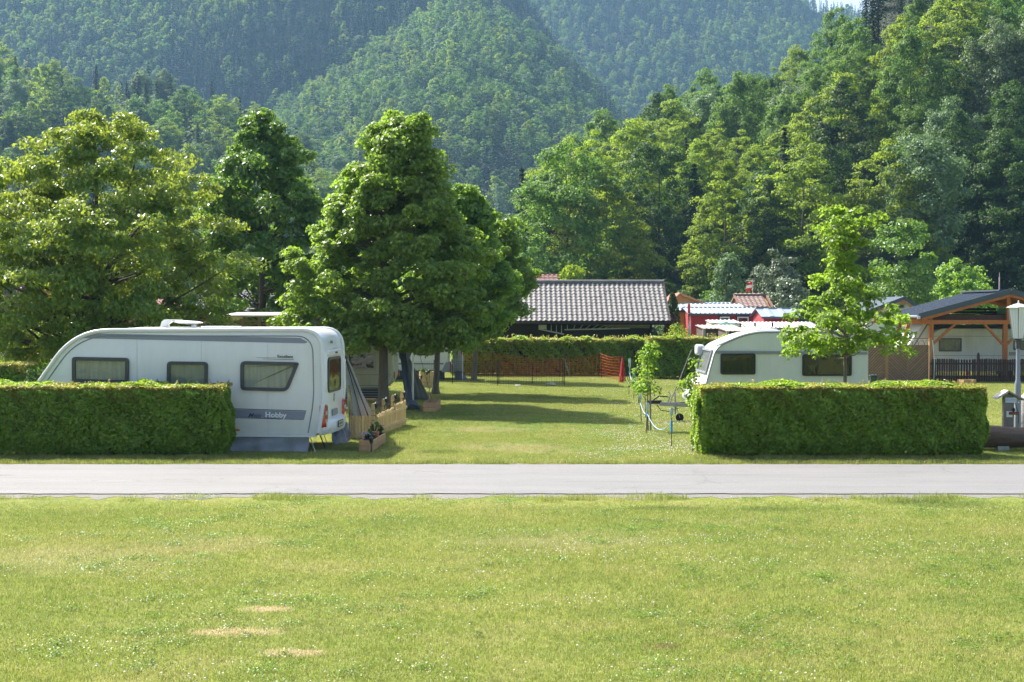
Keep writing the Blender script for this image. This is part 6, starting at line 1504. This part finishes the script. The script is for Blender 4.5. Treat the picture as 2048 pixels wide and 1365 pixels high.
# caravan under the carport
Yq = 61.6; oc = empty('caravan', (W(1864, Yq), Yq, 0), 0, 'old off-white caravan with small windows standing under the timber carport', 'caravan'); q4 = lambda p: W(p, Yq) - W(1864, Yq)
body(oc, 'body', rpoly([(.0, .35), (5.6, .35), (5.7, 1.2), (5.4, 2.18), (.35, 2.22), (-.02, 1.9)], [.1, .2, .4, .3, .3, .1], 5), 2.2, CW3, .03)
window(oc, rrect(q4(1877.5), q4(1923), Z(703, Yq), Z(676, Yq), .03), SIDE(0), .06, .04, M('frame_brown_grey', (.10, .095, .09), .5), CURT_M)
window(oc, rrect(q4(2027), q4(2075), Z(700, Yq), Z(681, Yq), .03), SIDE(0), .06, .04, MATS['frame_brown_grey'], CURT_M)
for py in (672.5, 711): MB().box(.0, 5.6, -.012, -.001, Z(py, Yq) - .012, Z(py, Yq) + .012).build('side_trim', M('trim_dull', (.34, .34, .31), .5), oc)
MB().box(q4(2018), q4(2036), -.015, -.001, Z(710, Yq), Z(704, Yq)).build('vent_grille', M('vent_beige', (.32, .30, .22), .6), oc)
MB().box(.05, 5.4, .1, 2.1, 2.20, 2.34).build('roof_cover', M('roof_felt', (.03, .03, .035), .8), oc)
wheel(oc, 3.2, .12)
# white covered nose of a caravan left of it
cc = empty('caravan', (W(1812, 62), 62, 0), 0, 'white rounded caravan nose with grey stripe behind the lattice fence', 'caravan')
pf_ = rpoly([(.0, .4), (1.15, .4), (1.2, 2.45), (.78, 2.46), (-.05, 1.25)], [.2, .1, .12, .35, .4], 7); body(cc, 'body', [(u, v) for u, v in pf_], 2.2, CW, .12)
MB().tube([(u, .0, v) for u, v in rpoly([(.25, .5), (.22, 1.25), (.95, 2.40), (1.16, 2.42)], [0, .4, .3, 0], 7)], .035, 6).build('edge_stripe', TRIMG, cc, smooth=60)
MB().loft([[(x, y, z) for y, z in rrect(.25, 1.95, .0, .75, .1)] if False else [(-.02 + .40 * (v / .75) + x, u, 1.35 + v) for u, v in rrect(.25, 1.95, .0, .6, .1)] for x in (-.05, .02)]).build('front_window', M('window_cover', (.60, .62, .64), .5), cc)

# ---------------------------------------------------------------- lattice fence and dark picket fence
TR = wood('trellis_wood', (.26, .165, .10), perobj=.12, stretch=(4, 4, 4)); TRP = wood('trellis_post', (.34, .20, .09)); DPK = wood('dark_picket', (.045, .024, .018), perobj=.25)
Yt = 59.0; tf = empty('lattice_fence', (W(1732, Yt), Yt, 0), 0, 'brown fence panels of diagonal slats with an arched top rail', 'fence'); tx = lambda p: W(p, Yt) - W(1732, Yt)
z0, z1 = .10, Z(691, Yt)
def clip_diag(xa, xb, c, s):
    """diagonal x = c + s*(z-z0), clipped to the panel; returns end points"""
    pts = []
    h = z1 - z0
    for t in (0, h):
        x = c + s * t
        pts.append((x, z0 + t))
    (xA, zA), (xB, zB) = pts
    def cl(x, z, ox, oz):
        for lim in (xa, xb):
            if (x < xa and lim == xa) or (x > xb and lim == xb):
                f = (lim - x) / (ox - x) if ox != x else 0; return lim, z + (oz - z) * f
        return x, z
    if max(xA, xB) <= xa or min(xA, xB) >= xb: return None
    a = cl(xA, zA, xB, zB); b_ = cl(xB, zB, xA, zA); return a, b_
for pa, pb, s in ((1733, 1770, 1), (1777, 1815, -1), (1818, 1856, 1)):
    xa, xb = tx(pa), tx(pb); k = 0; step = .128
    c = (xa if s < 0 else xa - (z1 - z0)) ; end = (xb + (z1 - z0)) if s < 0 else xb
    while c < end:
        q = clip_diag(xa, xb, c + .05, s * 1.0)
        if q and math.hypot(q[1][0] - q[0][0], q[1][1] - q[0][1]) > .06:
            MB().beam((q[0][0], 0, q[0][1]), (q[1][0], 0, q[1][1]), .02, .068, (0, 1, 0) if False else (-s, 0, 1)).build('slat', TR, tf)
            k += 1
        c += step
    MB().beam((xa - .02, -.012, z1), (xb + .02, -.012, z1), .035, .05).beam((xa - .02, -.012, z0), (xb + .02, -.012, z0), .035, .05).beam((xa - .01, -.014, z0), (xa - .01, -.014, z1), .04, .03, (0, 1, 0)).beam((xb + .01, -.014, z0), (xb + .01, -.014, z1), .04, .03, (0, 1, 0)).build('panel_frame', TR, tf)
    MB().box(xa, xb, .012, .018, z0, z1).build('gap_shade', M('trellis_shadow_board', (.085, .055, .038), .9), tf)  # dark sheet added behind the slats, shade of the gaps put in as colour
for p in (1773.5, 1861): MB().box(tx(p) - .055, tx(p) + .055, -.05, .05, 0, z1 + (.30 if p > 1800 else .05)).build('post', TRP, tf)
# arched top between the posts
zt = Z(677, Yt)
MB().beam((tx(1777), 0, zt), (tx(1858), 0, zt), .03, .035).build('top_rail', TR, tf)
for k in range(7):
    cx_ = tx(1783 + 12 * k); MB().tube([(cx_ + .12 * math.cos(a * math.pi / 8), 0, z1 + .03 + .20 * math.sin(a * math.pi / 8)) for a in range(9)], .012, 5).build('arch', TR, tf)
dp = empty('picket_fence', (W(1862, 58.8), 58.8, 0), 0, 'dark brown round topped picket fence before the carport', 'fence'); dx = lambda p: W(p, 58.8) - W(1862, 58.8); rr_ = random.Random(2)
p = 1866.0; i = 0
while p < 2085:
    picket(dx(p), 0, .04, Z(718, 58.8) + rr_.uniform(-.012, .012) + .015 * math.sin(i * .35), 0, .082, dp, DPK, rr_.uniform(-.008, .008), tip='round'); p += 4.7 if not (1915 < p < 1945) else 5.6; i += 1
MB().beam((dx(1862), .03, .25), (dx(2088), .03, .25), .03, .07).beam((dx(1862), .03, .78), (dx(2088), .03, .78), .03, .07).build('rail', DPK, dp)
for q in (1957, 2060): MB().box(dx(q) - .05, dx(q) + .05, -.03, .05, 0, 1.12 if q == 1957 else 1.0).build('post', DPK, dp)
MB().lathe([(.05, 0), (.055, .06), (.02, .12)], (dx(1957), 0, 1.12), 8).build('post_cap', BLACK, dp)
tag(MB().tube([(0, 0, 0), (.03, 0, .9), (-.05, 0, 1.75)], .016, 6).build('hose', M('hose_pale', (.35, .45, .5), .5), None, loc=(W(1868, 58.3), 58.3, 0)), 'pale hose hanging at the lattice fence post', 'hose')
o = empty('power_post', (W(1747, 45), 45, 0), 0, 'small dark green power post just above the right hedge', 'post'); MB().box(-.10, .10, -.08, .08, 0, Z(760, 45) + .12).build('pillar', M('post_green', (.02, .05, .045), .5), o, bevel=.01); MB().box(-.12, .12, -.10, .10, Z(760, 45) + .12, Z(760, 45) + .16).build('cap', M('post_cap_green', (.03, .07, .06), .5), o)

# ---------------------------------------------------------------- lamp post, notice post, log, weathered stone
Yl = 31.4; lp = empty('lamp_post', (W(2036.5, Yl), Yl, 0), 0, 'grey lamp post with white glazed tapering lantern at the right edge', 'lamp post')
POSTG = M('post_grey', (.22, .25, .30), .45, metal=.2, var=.12)
m = MB(); m.lathe([(.075, 0), (.068, 1.35), (.064, 1.40), (.046, 1.46), (.043, Z(680, Yl)), (.043, Z(678, Yl))], n=16); m.build('post', POSTG, lp, smooth=40)
MB().lathe([(.015, 0), (.015, .005)], (0, 0, 0), 6)
zt0, zt1 = Z(677, Yl), Z(616, Yl)
MB().lathe([(.05, zt0 - .03), (.13, zt0 - .015), (.135, zt0)], n=6, rot=R(10)).build('lantern_base', DGREY, lp)
GLW = M('lantern_glass', (.70, .72, .72), .18, var=.04, coat=.5)
r0, r1 = .125, .235
for k in range(6):
    a0, a1 = R(10 + 60 * k), R(70 + 60 * k); P = []
    for r, z in ((r0, zt0), (r1, zt1)):
        P.append((Vector((math.cos(a0) * r, math.sin(a0) * r, z)), Vector((math.cos(a1) * r, math.sin(a1) * r, z))))
    m = MB(); th = .008; ctr = lambda v, f: Vector((v.x * f, v.y * f, v.z))
    (a, b_), (c, d) = P; mm = (a + b_) * .5
    m.add([a.lerp(b_, .06), a.lerp(b_, .94), c.lerp(d, .94), c.lerp(d, .06)] + [ctr(v, .94) for v in (a.lerp(b_, .06), a.lerp(b_, .94), c.lerp(d, .94), c.lerp(d, .06))], [(0, 1, 2, 3), (7, 6, 5, 4), (0, 4, 5, 1), (1, 5, 6, 2), (2, 6, 7, 3), (3, 7, 4, 0)]); pn_ = m.build('glass_panel', GLW, lp)
    m = MB(); m.beam(a * 1.0 + Vector((0, 0, 0)), c, .014, .014).build('glazing_bar', POSTG, lp)
    m = MB()
    for t in (.35, .65): m.beam(a.lerp(b_, t) * 1.0, c.lerp(d, t) * 1.0, .003, .003)
    m.build('flute', TRIMG, pn_)
MB().lathe([(r1 + .01, zt1), (r1 + .055, zt1 + .005), (r1 + .05, zt1 + .02), (.10, zt1 + .085), (.03, zt1 + .10), (.015, zt1 + .16), (.001, zt1 + .17)], n=6, rot=R(10)).build('lantern_roof', M('lantern_cap', (.55, .58, .58), .4), lp)
MB().box(-.055, .055, -.05, .05, Z(697, Yl), zt0 - .02).build('bracket', DGREY, lp)
MB().lathe([(.018, 0), (.018, .004)], (0, -.07, 1.10), 10).build('sticker', TRIM, lp)
lp_st = MB().prism([(math.cos(R(a)) * .018, math.sin(R(a)) * .018 + Z(804.5, Yl)) for a in range(0, 360, 30)], 0, .004, lambda u, v, a: (u - .005, -.069 - a, v)).build('sticker', TRIM, lp)
# notice post with little roof
Yn = 30.9; npo = empty('notice_post', (W(2017, Yn), Yn, 0), 0, 'weathered wooden post with small shingle roof, notice plates and hooks', 'notice post'); OLDW = wood('weathered_wood', (.20, .175, .15)); nx_ = lambda p: W(p, Yn) - W(2017, Yn)
MB().box(-.11, .11, -.07, .07, 0, 1.10).build('post', OLDW, npo, bevel=.008)
ap = (nx_(2013), Z(780, Yn)); le = (nx_(1991), Z(794.5, Yn)); re_ = (nx_(2044), Z(797, Yn))
for e in (le, re_):
    MB().prism([ap, e, (e[0], e[1] - .04), (ap[0], ap[1] - .045)], -.16, .16, lambda u, v, a: (u, a, v)).build('roof_board', M('roof_board_pale', (.42, .40, .38), .7, var=.15) if e is le else OLDW, npo)
MB().box(-.10, .10, -.06, .06, 1.10, 1.17).build('roof_block', OLDW, npo)
pb = MB().box(nx_(2009), nx_(2031), -.095, -.075, Z(805, Yn), Z(795, Yn)).build('notice_plate', M('plate_pale_blue', (.50, .58, .68), .4), npo)
m = MB()
for k, (a, b_) in enumerate(((2010.5, 2014), (2015, 2018), (2018.8, 2021), (2022, 2026), (2027, 2029.5))): m.box(nx_(a), nx_(b_), -.0975, -.0955, Z(798.6, Yn), Z(797.9, Yn)); m.box(nx_(a) - .003, nx_(b_) + .004, -.0975, -.0955, Z(801.2, Yn), Z(800.7, Yn))
m.build('plate_print', M('print_blue', (.12, .20, .38), .5), pb)
pw = MB().box(nx_(2011.5), nx_(2023.5), -.09, -.072, Z(834, Yn), Z(822, Yn)).build('info_plate', TRIM, npo)
hk = MB().box(nx_(2016), nx_(2035.5), -.115, -.092, Z(829, Yn), Z(823.5, Yn)).build('hook_strip', BLACK, npo)
MB().lathe([(.02, 0), (.035, .05), (.01, .09)], (nx_(2025), -.11, Z(823, Yn)), 8).build('strip_knob', BLACK, npo)
for k in range(4): MB().prism([(math.cos(R(a)) * .017 + nx_(2018.5 + 4.6 * k), math.sin(R(a)) * .017 + Z(826.2, Yn)) for a in range(0, 360, 40)], 0, .02, lambda u, v, a: (u, -.115 - a, v)).build('red_socket', REDL, hk)
MB().tube([(nx_(2028), -.10, Z(805, Yn)), (nx_(2034), -.12, Z(826, Yn)), (nx_(2035), -.1, Z(846, Yn))], .008, 5).build('cable', BLACK, npo)
# big horizontal log
lg = empty('log', (W(1968, 30.0), 30.0, 0), 0, 'thick weathered log lying on stones along the road at the right edge', 'log')
r_ = random.Random(4); secs = []; n = 20
LOGM = M('log_wood', (.125, .085, .065), .85, var=.5, scale=2.0, stretch=(.5, 5, 5), bmp=1.0, bscale=9)
for i in range(15):
    x = i * .22; R0 = .235 - .004 * i + .008 * math.sin(i * 1.3); secs.append([(x, R0 * math.cos(2 * math.pi * k / n) * (1 + .03 * math.sin(k * 3.0)) + .35, .06 + R0 + R0 * math.sin(2 * math.pi * k / n) * (1 + .03 * math.sin(k * 5 + i * .3))) for k in range(n)])
MB().loft(secs).build('trunk', LOGM, lg, smooth=50)
for a in (.5, 1.4, 2.3): MB().box(a - .12, a + .12, .2, .5, 0, .10).build('bearer', M('limestone', (.48, .46, .43)), lg)
# rough pale stone
st_ = MB(); n = 14; rg = np.random.default_rng(77); secs = []
for i in range(9):
    z = i * .14; R0 = .34 * (1 - .035 * i) * (1.0 if i < 8 else .6); secs.append([(R0 * math.cos(2 * math.pi * k / n) * 1.1 + rg.normal() * .015, R0 * math.sin(2 * math.pi * k / n) + rg.normal() * .015, z) for k in range(n)])
o = st_.loft(secs).build('standing_stone', M('stone_mottled', (.40, .37, .35), .9, var=.65, scale=5, bmp=1, bscale=12), None, smooth=40, loc=(W(2066, 32), 32.1, 0)); tag(o, 'rough mottled pale stone block behind the lamp post at the right edge', 'stone')
